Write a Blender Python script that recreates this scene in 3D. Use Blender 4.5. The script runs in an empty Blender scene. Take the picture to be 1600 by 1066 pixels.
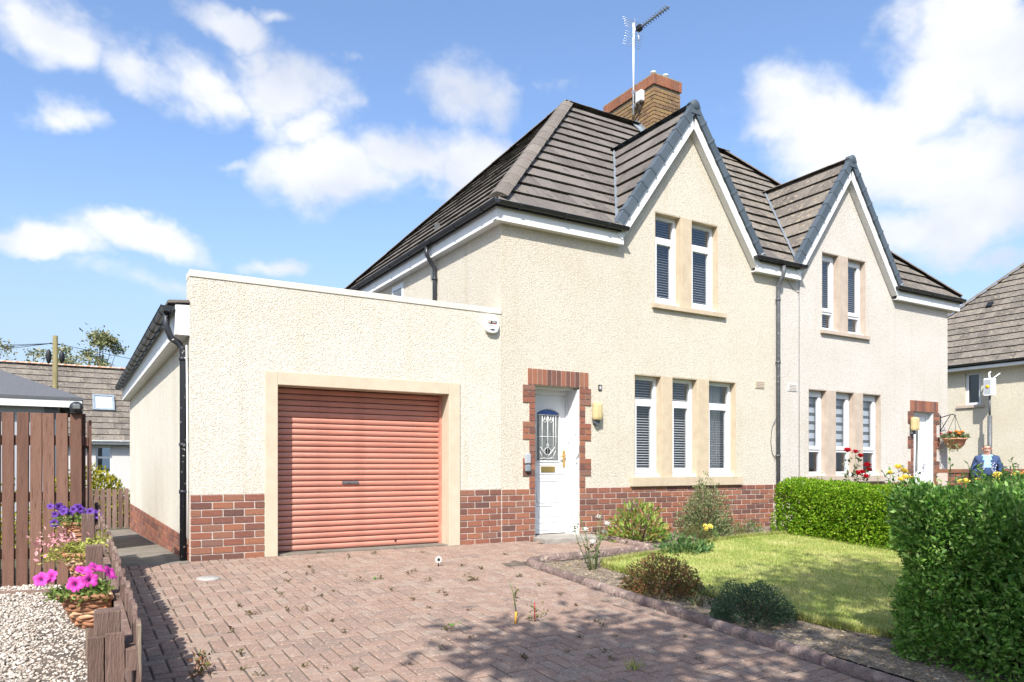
import bpy, bmesh, math, random
import numpy as np
from mathutils import Vector, Matrix, noise as mnoise

S = bpy.context.scene
COL = S.collection
R = math.radians
rnd = random.Random(7)
rng = np.random.default_rng(7)

# ------------------------------------------------------------------ camera
CAM_D, CAM_H = 8.76, 1.06
cd = bpy.data.cameras.new('camera')
cam = bpy.data.objects.new('camera', cd)
COL.objects.link(cam)
cam.location = (0, -CAM_D, CAM_H)
cam.rotation_euler = (R(90), 0, R(-31))
cd.sensor_width = 36
cd.lens = 1150 / 1600 * 36
cd.shift_y = 196 / 1600
cd.clip_start = 0.05
cd.clip_end = 2000
S.camera = cam

# ------------------------------------------------------------------ light
SUN_FROM = Vector((-0.65, -0.714, 1.0)).normalized()
EXPOSURE = 0.98
SKY_STRENGTH = 0.12
sl = bpy.data.lights.new('sun', 'SUN')
sl.energy = 4.2
sl.angle = R(0.5)
sl.color = (1.0, 0.965, 0.905)
sun = bpy.data.objects.new('sun', sl)
COL.objects.link(sun)
sun.rotation_euler = SUN_FROM.to_track_quat('Z', 'Y').to_euler()
sun.location = (-8, -10, 20)
vs = S.view_settings
vs.view_transform = 'Standard'
vs.look = 'None'
vs.exposure = EXPOSURE
vs.gamma = 1
vs.use_curve_mapping = False
S.cycles.use_denoising = True
S.cycles.max_bounces = 8
S.cycles.transparent_max_bounces = 16
S.cycles.sample_clamp_indirect = 6

# ------------------------------------------------------------------ sky with clouds
W = bpy.data.worlds.new('World')
S.world = W
W.use_nodes = True
nt = W.node_tree
nt.nodes.clear()

def N(tree, kind, **kw):
    n = tree.nodes.new(kind)
    for k, v in kw.items():
        if k == 'inp':
            for i, val in v.items():
                n.inputs[i].default_value = val
        else:
            setattr(n, k, v)
    return n

def math_node(tree, op, a, b=None, clamp=False):
    n = N(tree, 'ShaderNodeMath', operation=op, use_clamp=clamp)
    for i, x in enumerate((a, b)):
        if x is None:
            continue
        if isinstance(x, (int, float)):
            n.inputs[i].default_value = x
        else:
            tree.links.new(x, n.inputs[i])
    return n.outputs[0]

L = nt.links.new
sky = N(nt, 'ShaderNodeTexSky', sky_type='NISHITA', sun_disc=False)
sky.sun_elevation = math.asin(SUN_FROM.z)
sky.sun_rotation = math.atan2(SUN_FROM.x, SUN_FROM.y)
sky.air_density = 1.0
sky.dust_density = 2.0
sky.ozone_density = 2.2
geo = N(nt, 'ShaderNodeTexCoord')
sep = N(nt, 'ShaderNodeSeparateXYZ')
L(geo.outputs['Generated'], sep.inputs[0])
az = math_node(nt, 'ARCTAN2', sep.outputs[0], sep.outputs[1])
el = math_node(nt, 'ARCSINE', sep.outputs[2])
comb = N(nt, 'ShaderNodeCombineXYZ')
L(az, comb.inputs[0]); L(el, comb.inputs[1])
wn = N(nt, 'ShaderNodeTexNoise', inp={'Scale': 5.5, 'Detail': 5.0, 'Roughness': 0.6})
L(geo.outputs['Generated'], wn.inputs['Vector'])
ws = N(nt, 'ShaderNodeVectorMath', operation='SUBTRACT'); L(wn.outputs['Color'], ws.inputs[0]); ws.inputs[1].default_value = (0.5, 0.5, 0.5)
wm_ = N(nt, 'ShaderNodeVectorMath', operation='MULTIPLY'); L(ws.outputs[0], wm_.inputs[0]); wm_.inputs[1].default_value = (0.20, 0.11, 0.0)
wa = N(nt, 'ShaderNodeVectorMath', operation='ADD'); L(comb.outputs[0], wa.inputs[0]); L(wm_.outputs[0], wa.inputs[1])
# cloud banks: azimuth, elevation, half width, half height (radians), weight
CLOUDS = [(-0.016, 0.455, 0.064, 0.037, 0.9), (-0.053, 0.463, 0.039, 0.028, 0.85), (-0.001, 0.385, 0.057, 0.021, 0.95), (0.082, 0.448, 0.091, 0.033, 0.9), (0.147, 0.444, 0.054, 0.027, 0.85), (0.182, 0.515, 0.053, 0.02, 0.9), (0.233, 0.538, 0.037, 0.01, 0.75), (0.252, 0.462, 0.075, 0.046, 1), (0.214, 0.485, 0.034, 0.018, 0.8), (0.276, 0.425, 0.049, 0.024, 0.85), (0.31, 0.372, 0.095, 0.045, 1), (0.405, 0.387, 0.089, 0.035, 1), (0.471, 0.387, 0.063, 0.039, 1), (0.315, 0.349, 0.062, 0.018, 0.9), (0.492, 0.467, 0.057, 0.038, 0.68), (0.344, 0.507, 0.024, 0.009, 0.5), (0.575, 0.471, 0.02, 0.011, 0.4), (-0.038, 0.25, 0.051, 0.019, 0.98), (0.058, 0.269, 0.077, 0.022, 0.98), (0.078, 0.217, 0.083, 0.016, 0.62), (0.219, 0.262, 0.03, 0.011, 0.45), (0.164, 0.374, 0.041, 0.01, 0.45), (0.957, 0.397, 0.147, 0.054, 1), (0.868, 0.397, 0.059, 0.024, 0.85), (1.041, 0.421, 0.078, 0.052, 1.05), (1.095, 0.453, 0.073, 0.065, 1.1), (1.149, 0.411, 0.06, 0.098, 1.15), (1.056, 0.348, 0.124, 0.046, 1.05), (1.102, 0.284, 0.091, 0.039, 1), (1.033, 0.286, 0.078, 0.029, 0.9), (1.142, 0.241, 0.034, 0.019, 0.7)]
acc = None
for (a, e, sa, se, w) in CLOUDS:
    sub = N(nt, 'ShaderNodeVectorMath', operation='SUBTRACT')
    L(wa.outputs[0], sub.inputs[0]); sub.inputs[1].default_value = (a, e, 0)
    mul = N(nt, 'ShaderNodeVectorMath', operation='MULTIPLY')
    L(sub.outputs[0], mul.inputs[0]); mul.inputs[1].default_value = (1 / sa, 1 / se, 0)
    ln = N(nt, 'ShaderNodeVectorMath', operation='LENGTH')
    L(mul.outputs[0], ln.inputs[0])
    mr = N(nt, 'ShaderNodeMapRange', inp={1: 1.5, 2: 0.2, 3: 0.0, 4: w})
    L(ln.outputs['Value'], mr.inputs[0])
    acc = mr.outputs[0] if acc is None else math_node(nt, 'MAXIMUM', acc, mr.outputs[0])
# beyond the picture sparser cloud goes on, thinned to lower its fill light
mp = N(nt, 'ShaderNodeMapping'); mp.inputs['Scale'].default_value = (1, 1, 1.35)
L(geo.outputs['Generated'], mp.inputs[0])
big = N(nt, 'ShaderNodeTexNoise', inp={'Scale': 2.6, 'Detail': 3.0})
L(mp.outputs[0], big.inputs['Vector'])
gen = N(nt, 'ShaderNodeMapRange', inp={1: 0.60, 2: 0.78, 3: 0.0, 4: 0.8})
L(big.outputs[0], gen.inputs[0])
outside = N(nt, 'ShaderNodeMapRange', inp={1: 0.75, 2: 1.1, 3: 0.0, 4: 1.0})
daz = math_node(nt, 'ABSOLUTE', math_node(nt, 'SUBTRACT', az, 0.54))
L(daz, outside.inputs[0])
acc = math_node(nt, 'MAXIMUM', acc, math_node(nt, 'MULTIPLY', gen.outputs[0], outside.outputs[0]))
fine = N(nt, 'ShaderNodeTexNoise', inp={'Scale': 8.0, 'Detail': 11.0, 'Roughness': 0.56, 'Distortion': 0.15})
L(mp.outputs[0], fine.inputs['Vector'])
fz = math_node(nt, 'MULTIPLY', math_node(nt, 'SUBTRACT', fine.outputs[0], 0.5), 2.2)
dens_in = math_node(nt, 'ADD', acc, fz)
dens = N(nt, 'ShaderNodeMapRange', interpolation_type='SMOOTHSTEP', inp={1: 0.12, 2: 0.85, 3: 0.0, 4: 0.95})
L(dens_in, dens.inputs[0])
gate = N(nt, 'ShaderNodeMapRange', inp={1: 0.0, 2: 0.18, 3: 0.0, 4: 1.0})
L(acc, gate.inputs[0])
d2 = math_node(nt, 'MULTIPLY', dens.outputs[0], gate.outputs[0])
shade = N(nt, 'ShaderNodeTexNoise', inp={'Scale': 4.5, 'Detail': 5.0})
L(mp.outputs[0], shade.inputs['Vector'])
cr = N(nt, 'ShaderNodeValToRGB')
cr.color_ramp.elements[0].position = 0.36; cr.color_ramp.elements[0].color = (3.1, 3.35, 3.95, 1)
cr.color_ramp.elements[1].position = 0.6; cr.color_ramp.elements[1].color = (4.5, 4.55, 4.65, 1)
L(shade.outputs[0], cr.inputs[0])
tint = N(nt, 'ShaderNodeMix', data_type='RGBA', blend_type='MULTIPLY')
tint.inputs[0].default_value = 1.0
L(sky.outputs[0], tint.inputs[6]); tint.inputs[7].default_value = (1.0, 1.07, 1.16, 1)
hz = N(nt, 'ShaderNodeMapRange', interpolation_type='SMOOTHSTEP', inp={1: 0.40, 2: -0.05, 3: 0.0, 4: 0.85}); L(el, hz.inputs[0])
hazec = N(nt, 'ShaderNodeMix', data_type='RGBA'); L(hz.outputs[0], hazec.inputs[0]); L(tint.outputs[2], hazec.inputs[6]); hazec.inputs[7].default_value = (2.3, 2.75, 3.35, 1)
mixc = N(nt, 'ShaderNodeMix', data_type='RGBA')
L(d2, mixc.inputs[0]); L(hazec.outputs[2], mixc.inputs[6]); L(cr.outputs[0], mixc.inputs[7])
bg = N(nt, 'ShaderNodeBackground', inp={1: SKY_STRENGTH})
L(mixc.outputs[2], bg.inputs[0])
wo = N(nt, 'ShaderNodeOutputWorld')
L(bg.outputs[0], wo.inputs[0])

# ------------------------------------------------------------------ helpers
WM = {}          # world matrix of every object used as a parent

def link(o, parent=None, world=None):
    COL.objects.link(o)
    w = world if world is not None else Matrix.Identity(4)
    if world is not None:
        o.matrix_basis = w
    if parent is not None:
        o.parent = parent
        o.matrix_parent_inverse = WM.get(parent.name, Matrix.Identity(4)).inverted()
    WM[o.name] = w
    return o

def tag(o, label=None, cat=None, group=None, kind=None):
    if label: o['label'] = label
    if cat: o['category'] = cat
    if group: o['group'] = group
    if kind: o['kind'] = kind
    return o

def thing(name, label, cat, loc=(0, 0, 0), group=None):
    o = bpy.data.objects.new(name, None)
    o.empty_display_size = 0.2
    link(o, None, Matrix.Translation(loc))
    return tag(o, label, cat, group)

def mesh_np(name, V, F, mats, smooth=False):
    V = np.asarray(V, dtype=np.float64); F = np.asarray(F, dtype=np.int32)
    m = bpy.data.meshes.new(name)
    n, k = F.shape
    m.vertices.add(len(V)); m.vertices.foreach_set('co', V.ravel())
    m.loops.add(n * k); m.loops.foreach_set('vertex_index', F.ravel())
    m.polygons.add(n)
    m.polygons.foreach_set('loop_start', np.arange(0, n * k, k, dtype=np.int32))
    m.polygons.foreach_set('loop_total', np.full(n, k, dtype=np.int32))
    m.update(calc_edges=True)
    if smooth:
        m.polygons.foreach_set('use_smooth', np.ones(n, dtype=bool))
    for x in (mats if isinstance(mats, (list, tuple)) else [mats]):
        m.materials.append(x)
    return m

class MB:
    """collects solid shapes for ONE mesh"""
    def __init__(self):
        self.v = []; self.f = []; self.mi = []; self.sm = []; self.cur = 0; self.smooth = False
    def add(self, V, F):
        b = len(self.v)
        self.v += [tuple(p) for p in V]
        for f in F:
            self.f.append(tuple(b + i for i in f)); self.mi.append(self.cur); self.sm.append(self.smooth)
        return self
    def box(self, x0, x1, y0, y1, z0, z1, M=None):
        V = [Vector(p) for p in ((x0, y0, z0), (x1, y0, z0), (x1, y1, z0), (x0, y1, z0), (x0, y0, z1), (x1, y0, z1), (x1, y1, z1), (x0, y1, z1))]
        if M is not None: V = [M @ p for p in V]
        return self.add(V, [(3, 2, 1, 0), (4, 5, 6, 7), (0, 1, 5, 4), (1, 2, 6, 5), (2, 3, 7, 6), (3, 0, 4, 7)])
    def prism(self, pts, vec):
        """planar polygon pts swept by vec"""
        n = len(pts); vec = Vector(vec); P = [Vector(p) for p in pts]
        nn = Vector((0, 0, 0))
        for i in range(n):
            nn += P[i].cross(P[(i + 1) % n])
        if nn.dot(vec) > 0: P.reverse()
        V = P + [p + vec for p in P]
        F = [tuple(range(n)), tuple(range(2 * n - 1, n - 1, -1))]
        for i in range(n):
            j = (i + 1) % n
            F.append((j, i, n + i, n + j))
        return self.add(V, F)
    def tube(self, pts, r, n=8, cap=True):
        P = [Vector(p) for p in pts]; m = len(P)
        rs = list(r) if isinstance(r, (list, tuple)) else [r] * m
        V = []; old = None
        for i, p in enumerate(P):
            t = (P[min(i + 1, m - 1)] - P[max(i - 1, 0)]).normalized()
            if old is None:
                a = t.cross(Vector((0, 0, 1)))
                if a.length < 0.05: a = t.cross(Vector((1, 0, 0)))
            else:
                a = old - t * old.dot(t)
            a.normalize(); b = t.cross(a); old = a
            for k in range(n):
                an = 2 * math.pi * k / n
                V.append(p + (a * math.cos(an) + b * math.sin(an)) * rs[i])
        F = []
        for i in range(m - 1):
            for k in range(n):
                k2 = (k + 1) % n
                F.append((i * n + k, i * n + k2, (i + 1) * n + k2, (i + 1) * n + k))
        s = self.smooth; self.smooth = True
        self.add(V, F)
        self.smooth = s
        if cap:
            b = len(self.v) - len(V)
            for c in (tuple(range(n - 1, -1, -1)), tuple(range((m - 1) * n, m * n))):
                self.f.append(tuple(b + i for i in c)); self.mi.append(self.cur); self.sm.append(False)
        return self
    def lathe(self, prof, c, n=16, a0=0.0, a1=2 * math.pi, axis=None):
        """profile (r, z) turned about a vertical line through c"""
        c = Vector(c); full = abs(a1 - a0 - 2 * math.pi) < 1e-6
        cols = n if full else n + 1
        V = []
        for r, z in prof:
            for k in range(cols):
                a = a0 + (a1 - a0) * k / n
                p = Vector((r * math.cos(a), r * math.sin(a), z))
                if axis is not None: p = axis @ p
                V.append(c + p)
        F = []
        for i in range(len(prof) - 1):
            for k in range(n):
                k2 = (k + 1) % cols
                F.append((i * cols + k, i * cols + k2, (i + 1) * cols + k2, (i + 1) * cols + k))
        s = self.smooth; self.smooth = True
        self.add(V, F); self.smooth = s
        return self
    def ball(self, c, rx, ry, rz, nu=12, nv=8, M=None):
        V = []
        for i in range(nv + 1):
            th = math.pi * i / nv
            for k in range(nu):
                a = 2 * math.pi * k / nu
                p = Vector((rx * math.sin(th) * math.cos(a), ry * math.sin(th) * math.sin(a), rz * math.cos(th)))
                if M is not None: p = M @ p
                V.append(Vector(c) + p)
        F = []
        for i in range(nv):
            for k in range(nu):
                k2 = (k + 1) % nu
                F.append((i * nu + k, (i + 1) * nu + k, (i + 1) * nu + k2, i * nu + k2))
        s = self.smooth; self.smooth = True
        self.add(V, F); self.smooth = s
        return self
    def mesh(self, name, mats, bevel=0.0):
        m = bpy.data.meshes.new(name)
        m.from_pydata(self.v, [], self.f)
        for x in (mats if isinstance(mats, (list, tuple)) else [mats]):
            m.materials.append(x)
        m.polygons.foreach_set('material_index', self.mi)
        m.polygons.foreach_set('use_smooth', self.sm)
        if bevel > 0:
            bm = bmesh.new(); bm.from_mesh(m)
            bmesh.ops.bevel(bm, geom=[e for e in bm.edges if len(e.link_faces) == 2 and e.calc_face_angle(0) > 0.6],
                            offset=bevel, segments=2, affect='EDGES', profile=0.6)
            bm.to_mesh(m); bm.free()
        m.update()
        return m
    def build(self, name, mats, parent=None, bevel=0.0, kind=None):
        o = bpy.data.objects.new(name, self.mesh(name, mats, bevel))
        link(o, parent)
        if kind: o['kind'] = kind
        return o

def piece(name, me, parent, M):
    return link(bpy.data.objects.new(name, me), parent, M)

def frame_matrix(o, x, y, z):
    M = Matrix.Identity(4)
    for i, a in enumerate((x, y, z)):
        for j in range(3): M[j][i] = a[j]
    for j in range(3): M[j][3] = o[j]
    return M

# ------------------------------------------------------------------ materials
def material(name, stops, rough=0.8, scale=6.0, detail=5.0, rand=0.0, bump=0.0, bump_scale=60.0, bump_dist=0.01,
             spec=0.3, metal=0.0, speck=None, coords='Object', stretch=None, transl=0.0, stains=None, island=True):
    """stops: colours run through by noise; rand: how much each piece differs; bump: relief"""
    m = bpy.data.materials.new(name)
    m.use_nodes = True
    t = m.node_tree; t.nodes.clear(); lk = t.links.new
    out = N(t, 'ShaderNodeOutputMaterial')
    p = N(t, 'ShaderNodeBsdfPrincipled')
    p.inputs['Roughness'].default_value = rough
    p.inputs['Specular IOR Level'].default_value = spec
    p.inputs['Metallic'].default_value = metal
    lk(p.outputs[0], out.inputs[0])
    tc = N(t, 'ShaderNodeTexCoord'); vec = tc.outputs[coords]
    if stretch:
        mp = N(t, 'ShaderNodeMapping'); mp.inputs['Scale'].default_value = stretch
        lk(vec, mp.inputs[0]); vec = mp.outputs[0]
    if isinstance(stops[0], (int, float)): stops = [stops]
    if rand > 0:
        oi = N(t, 'ShaderNodeObjectInfo')
        add = N(t, 'ShaderNodeVectorMath', operation='ADD')
        lk(vec, add.inputs[0])
        sc = math_node(t, 'MULTIPLY', oi.outputs['Random'], 37.0)
        lk(sc, add.inputs[1]); vec2 = add.outputs[0]
    else:
        vec2 = vec
    nz = N(t, 'ShaderNodeTexNoise', inp={'Scale': scale, 'Detail': detail, 'Roughness': 0.6})
    lk(vec2, nz.inputs['Vector'])
    fac = nz.outputs[0]
    if rand > 0:
        r = oi.outputs['Random']
        if island:
            gi = N(t, 'ShaderNodeNewGeometry')
            r = math_node(t, 'FRACT', math_node(t, 'ADD', r, gi.outputs['Random Per Island']))
        fac = math_node(t, 'ADD', math_node(t, 'MULTIPLY', fac, 1 - rand), math_node(t, 'MULTIPLY', r, rand))
    ramp = N(t, 'ShaderNodeValToRGB')
    e = ramp.color_ramp.elements
    lo, hi = (0.3, 0.7) if rand == 0 else (0.3 * (1 - rand) + 0.03, 0.7 * (1 - rand) + rand * 0.97)
    if len(stops) == 1:
        e[0].color = e[1].color = (*stops[0], 1)
    else:
        while len(e) < len(stops): e.new(0.5)
        for i, c in enumerate(stops):
            e[i].position = lo + (hi - lo) * i / (len(stops) - 1)
        for i, c in enumerate(stops): e[i].color = (*c, 1)
    lk(fac, ramp.inputs[0])
    col = ramp.outputs[0]
    def over(col, c2, f, blend='MIX'):
        mx = N(t, 'ShaderNodeMix', data_type='RGBA', blend_type=blend)
        lk(f, mx.inputs[0]); lk(col, mx.inputs[6]); mx.inputs[7].default_value = (*c2, 1)
        return mx.outputs[2]
    if speck:
        for (c2, ssc, a, b, amt) in speck:
            n2 = N(t, 'ShaderNodeTexNoise', inp={'Scale': ssc, 'Detail': 2.0})
            lk(vec2, n2.inputs['Vector'])
            mr = N(t, 'ShaderNodeMapRange', inp={1: a, 2: b, 3: 0.0, 4: amt})
            lk(n2.outputs[0], mr.inputs[0])
            col = over(col, c2, mr.outputs[0])
    if stains:
        for (c2, st, ssc, a, b, amt) in stains:
            mp = N(t, 'ShaderNodeMapping'); mp.inputs['Scale'].default_value = st
            lk(tc.outputs[coords], mp.inputs[0])
            n2 = N(t, 'ShaderNodeTexNoise', inp={'Scale': ssc, 'Detail': 4.0})
            lk(mp.outputs[0], n2.inputs['Vector'])
            mr = N(t, 'ShaderNodeMapRange', inp={1: a, 2: b, 3: 0.0, 4: amt})
            lk(n2.outputs[0], mr.inputs[0])
            col = over(col, c2, mr.outputs[0])
    lk(col, p.inputs['Base Color'])
    if bump > 0:
        bn = N(t, 'ShaderNodeTexNoise', inp={'Scale': bump_scale, 'Detail': 3.0, 'Roughness': 0.55})
        lk(vec2, bn.inputs['Vector'])
        b = N(t, 'ShaderNodeBump', inp={'Strength': bump, 'Distance': bump_dist})
        lk(bn.outputs[0], b.inputs['Height']); lk(b.outputs[0], p.inputs['Normal'])
    if transl > 0:
        tr = N(t, 'ShaderNodeBsdfTranslucent'); lk(col, tr.inputs[0])
        mx = N(t, 'ShaderNodeMixShader', inp={0: transl})
        lk(p.outputs[0], mx.inputs[1]); lk(tr.outputs[0], mx.inputs[2]); lk(mx.outputs[0], out.inputs[0])
    return m

def stucco(name, c, pit, dirt=0.0, chips=None):
    """wet dash: pebbly relief a few centimetres across, darker in the pits"""
    m = bpy.data.materials.new(name); m.use_nodes = True
    t = m.node_tree; t.nodes.clear(); lk = t.links.new
    out = N(t, 'ShaderNodeOutputMaterial'); p = N(t, 'ShaderNodeBsdfPrincipled')
    p.inputs['Roughness'].default_value = 0.9; p.inputs['Specular IOR Level'].default_value = 0.15
    lk(p.outputs[0], out.inputs[0])
    tc = N(t, 'ShaderNodeTexCoord'); vec = tc.outputs['Object']
    n1 = N(t, 'ShaderNodeTexNoise', inp={'Scale': 66.0, 'Detail': 4.0, 'Roughness': 0.7, 'Distortion': 0.0})
    n2 = N(t, 'ShaderNodeTexVoronoi', feature='SMOOTH_F1', inp={'Scale': 66.0, 'Smoothness': 0.5, 'Randomness': 1.0})
    n3 = N(t, 'ShaderNodeTexNoise', inp={'Scale': 0.9, 'Detail': 4.0})
    for n in (n1, n2, n3): lk(vec, n.inputs['Vector'])
    inv = math_node(t, 'SUBTRACT', 0.75, n2.outputs['Distance'])
    h = math_node(t, 'ADD', math_node(t, 'MULTIPLY', n1.outputs[0], 1.0), math_node(t, 'MULTIPLY', inv, 0.32))
    b = N(t, 'ShaderNodeBump', inp={'Strength': 1.0, 'Distance': 0.013})
    lk(h, b.inputs['Height']); lk(b.outputs[0], p.inputs['Normal'])
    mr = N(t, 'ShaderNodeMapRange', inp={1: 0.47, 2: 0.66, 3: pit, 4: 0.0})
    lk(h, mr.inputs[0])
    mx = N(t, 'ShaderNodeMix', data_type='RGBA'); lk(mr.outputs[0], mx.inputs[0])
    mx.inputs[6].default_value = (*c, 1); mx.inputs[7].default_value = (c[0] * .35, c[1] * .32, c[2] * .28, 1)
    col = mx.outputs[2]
    mr2 = N(t, 'ShaderNodeMapRange', inp={1: 0.42, 2: 0.72, 3: 0.0, 4: 0.25 + dirt})
    lk(n3.outputs[0], mr2.inputs[0])
    m2 = N(t, 'ShaderNodeMix', data_type='RGBA', blend_type='MULTIPLY'); lk(mr2.outputs[0], m2.inputs[0])
    lk(col, m2.inputs[6]); m2.inputs[7].default_value = (.78, .70, .58, 1)
    col = m2.outputs[2]
    # streaks of rain staining
    mp = N(t, 'ShaderNodeMapping'); mp.inputs['Scale'].default_value = (5.0, 5.0, .35)
    lk(vec, mp.inputs[0])
    n4 = N(t, 'ShaderNodeTexNoise', inp={'Scale': 1.0, 'Detail': 5.0}); lk(mp.outputs[0], n4.inputs['Vector'])
    mr3 = N(t, 'ShaderNodeMapRange', inp={1: 0.56, 2: 0.78, 3: 0.0, 4: 0.38 + dirt})
    lk(n4.outputs[0], mr3.inputs[0])
    m3 = N(t, 'ShaderNodeMix', data_type='RGBA', blend_type='MULTIPLY'); lk(mr3.outputs[0], m3.inputs[0])
    lk(col, m3.inputs[6]); m3.inputs[7].default_value = (.80, .72, .60, 1)
    col = m3.outputs[2]
    if chips:
        n5 = N(t, 'ShaderNodeTexNoise', inp={'Scale': 75.0, 'Detail': 1.0}); lk(vec, n5.inputs['Vector'])
        mr5 = N(t, 'ShaderNodeMapRange', inp={1: 0.66, 2: 0.72, 3: 0.0, 4: 0.7}); lk(n5.outputs[0], mr5.inputs[0])
        m5 = N(t, 'ShaderNodeMix', data_type='RGBA'); lk(mr5.outputs[0], m5.inputs[0])
        lk(col, m5.inputs[6]); m5.inputs[7].default_value = (*chips, 1); col = m5.outputs[2]
    lk(col, p.inputs['Base Color'])
    return m

def glass_material(name, tint=(.84, .85, .86), refl=2.2):
    m = bpy.data.materials.new(name); m.use_nodes = True
    t = m.node_tree; t.nodes.clear(); lk = t.links.new
    out = N(t, 'ShaderNodeOutputMaterial')
    tr = N(t, 'ShaderNodeBsdfTransparent'); tr.inputs[0].default_value = (*tint, 1)
    gl = N(t, 'ShaderNodeBsdfGlossy', inp={'Roughness': 0.02}); gl.inputs[0].default_value = (.95, .97, 1, 1)
    fr = N(t, 'ShaderNodeFresnel', inp={'IOR': 1.5}); gm = N(t, 'ShaderNodeNewGeometry')
    tc = N(t, 'ShaderNodeTexCoord'); nz = N(t, 'ShaderNodeTexNoise', inp={'Scale': 1.6, 'Detail': 1.0})
    lk(tc.outputs['Object'], nz.inputs['Vector'])
    b = N(t, 'ShaderNodeBump', inp={'Strength': 0.02, 'Distance': 0.05}); lk(nz.outputs[0], b.inputs['Height'])
    lk(b.outputs[0], gl.inputs['Normal'])
    mx = N(t, 'ShaderNodeMixShader')
    lk(math_node(t, 'MULTIPLY', math_node(t, 'MULTIPLY', fr.outputs[0], refl, True), math_node(t, 'SUBTRACT', 1.0, gm.outputs['Backfacing'])), mx.inputs[0])
    lk(tr.outputs[0], mx.inputs[1]); lk(gl.outputs[0], mx.inputs[2]); lk(mx.outputs[0], out.inputs[0])
    return m

def leaf_material(name, stops, rand=0.75, transl=0.3, rough=0.5, spec=0.35, scale=3.0):
    return material(name, stops, rough=rough, scale=scale, rand=rand, transl=transl, spec=spec)

M = {}
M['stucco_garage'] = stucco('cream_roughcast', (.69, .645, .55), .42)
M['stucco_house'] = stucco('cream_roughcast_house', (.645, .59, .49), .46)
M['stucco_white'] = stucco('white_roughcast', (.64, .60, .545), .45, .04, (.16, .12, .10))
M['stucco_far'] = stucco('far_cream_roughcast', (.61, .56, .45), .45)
M['smooth_cream'] = material('smooth_cream_paint', [(.46, .39, .285), (.53, .455, .34)], .7, 5, bump=.15, bump_scale=40, stains=[((.5, .42, .3), (6, 6, .8), 1.0, .55, .75, .3)])
M['coping'] = material('cream_coping_paint', [(.55, .51, .43), (.63, .585, .50)], .7, 5, bump=.15, bump_scale=40, stains=[((.42, .36, .27), (6, 6, .8), 1.0, .55, .75, .3)])
M['sandstone'] = material('tan_painted_stone', [(.42, .335, .235), (.50, .41, .295)], .75, 7, bump=.2, bump_scale=90, stains=[((.35, .27, .19), (5, 5, 1.2), 1.3, .55, .8, .35)])
M['grey_stone'] = material('grey_brown_stone', [(.36, .29, .23), (.46, .38, .31)], .8, 6, bump=.3, bump_scale=90)
M['brick'] = material('red_brick', [(.13, .07, .058), (.215, .092, .066), (.285, .108, .07), (.345, .145, .082), (.21, .12, .095)], .85, 14, rand=.72, bump=.5, bump_scale=22, bump_dist=.06,
                      speck=[((.45, .36, .30), 9, .62, .75, .35), ((.06, .035, .03), 16, .62, .72, .5)])
M['old_brick'] = material('lichen_covered_brick', [(.13, .075, .05), (.26, .15, .08), (.32, .20, .09), (.20, .13, .07)], .9, 10, rand=.6, bump=.6, bump_scale=20, bump_dist=.06,
                          speck=[((.42, .33, .14), 6, .52, .7, .6), ((.04, .03, .025), 14, .58, .7, .6)])
M['cap_brick'] = material('red_cap_brick', [(.22, .085, .045), (.30, .12, .065), (.18, .085, .055)], .85, 10, rand=.6, bump=.5, bump_scale=20, bump_dist=.05, speck=[((.55, .42, .3), 8, .62, .74, .5)])
M['mortar'] = material('pale_mortar', [(.46, .38, .32), (.58, .50, .43)], .95, 20, bump=.5, bump_scale=120)
M['old_mortar'] = material('dark_mortar', [(.18, .14, .09), (.30, .24, .16)], .95, 20, bump=.5, bump_scale=120)
M['tile'] = material('brown_concrete_tile', [(.10, .087, .077), (.135, .117, .103), (.17, .148, .128)], .85, 3.5, rand=.45, bump=.5, bump_scale=45, bump_dist=.02,
                     speck=[((.22, .19, .15), 18, .58, .72, .5), ((.03, .026, .02), 7, .6, .72, .55)])
M['tile_old'] = material('lichen_spotted_tile', [(.105, .09, .077), (.15, .13, .11), (.195, .168, .138)], .9, 3.5, rand=.5, bump=.6, bump_scale=45, bump_dist=.02,
                     speck=[((.34, .28, .19), 12, .57, .68, .65), ((.03, .026, .02), 8, .58, .7, .5)])
M['moss_shade'] = material('moss_and_row_shade', [(.02, .018, .014), (.05, .043, .03), (.11, .09, .06)], 1.0, 40)  # moss tone that also paints row-step shade onto the tile fronts
M['far_ridge'] = material('lichened_far_ridge', [(.16, .12, .10), (.34, .16, .08), (.46, .42, .36)], .9, 5)
M['sky_pane'] = material('skylight_painted_sky', [(.40, .46, .54)], .1, spec=.8)  # pale sky reflection put into the pane's own colour
M['ridge'] = material('ridge_tile_concrete', [(.12, .10, .085), (.19, .165, .14)], .9, 8, rand=.4, bump=.5, bump_scale=50, bump_dist=.02, speck=[((.05, .045, .035), 8, .58, .7, .4)])
M['deck'] = material('bitumen_felt', [(.02, .018, .016)], .95)
M['verge'] = material('blue_grey_verge', [(.055, .072, .088), (.085, .105, .125)], .6, 5, rand=.35, bump=.1)
M['lead'] = material('lead_flashing', [(.16, .19, .22), (.24, .27, .30)], .55, 8, bump=.2, bump_scale=15)
M['black_plastic'] = material('black_gutter_plastic', [(.014, .016, .019), (.028, .030, .034)], .38, 6, spec=.5)
M['grey_pipe'] = material('grey_pipe_paint', [(.06, .065, .07), (.12, .125, .13)], .5, 12, spec=.4, speck=[((.5, .5, .48), 30, .68, .72, .7)])
M['peeling_pipe'] = material('black_pipe_peeling_paint', [(.02, .022, .028)], .5, 12, spec=.4, speck=[((.6, .58, .52), 26, .66, .69, .9)])
M['upvc'] = material('white_upvc', [(.62, .63, .64), (.67, .67, .67)], .35, 3, spec=.45)
M['white_paint'] = material('white_fascia_paint', [(.62, .615, .60), (.70, .695, .68)], .5, 5)
M['glass'] = glass_material('window_glass')
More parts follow.
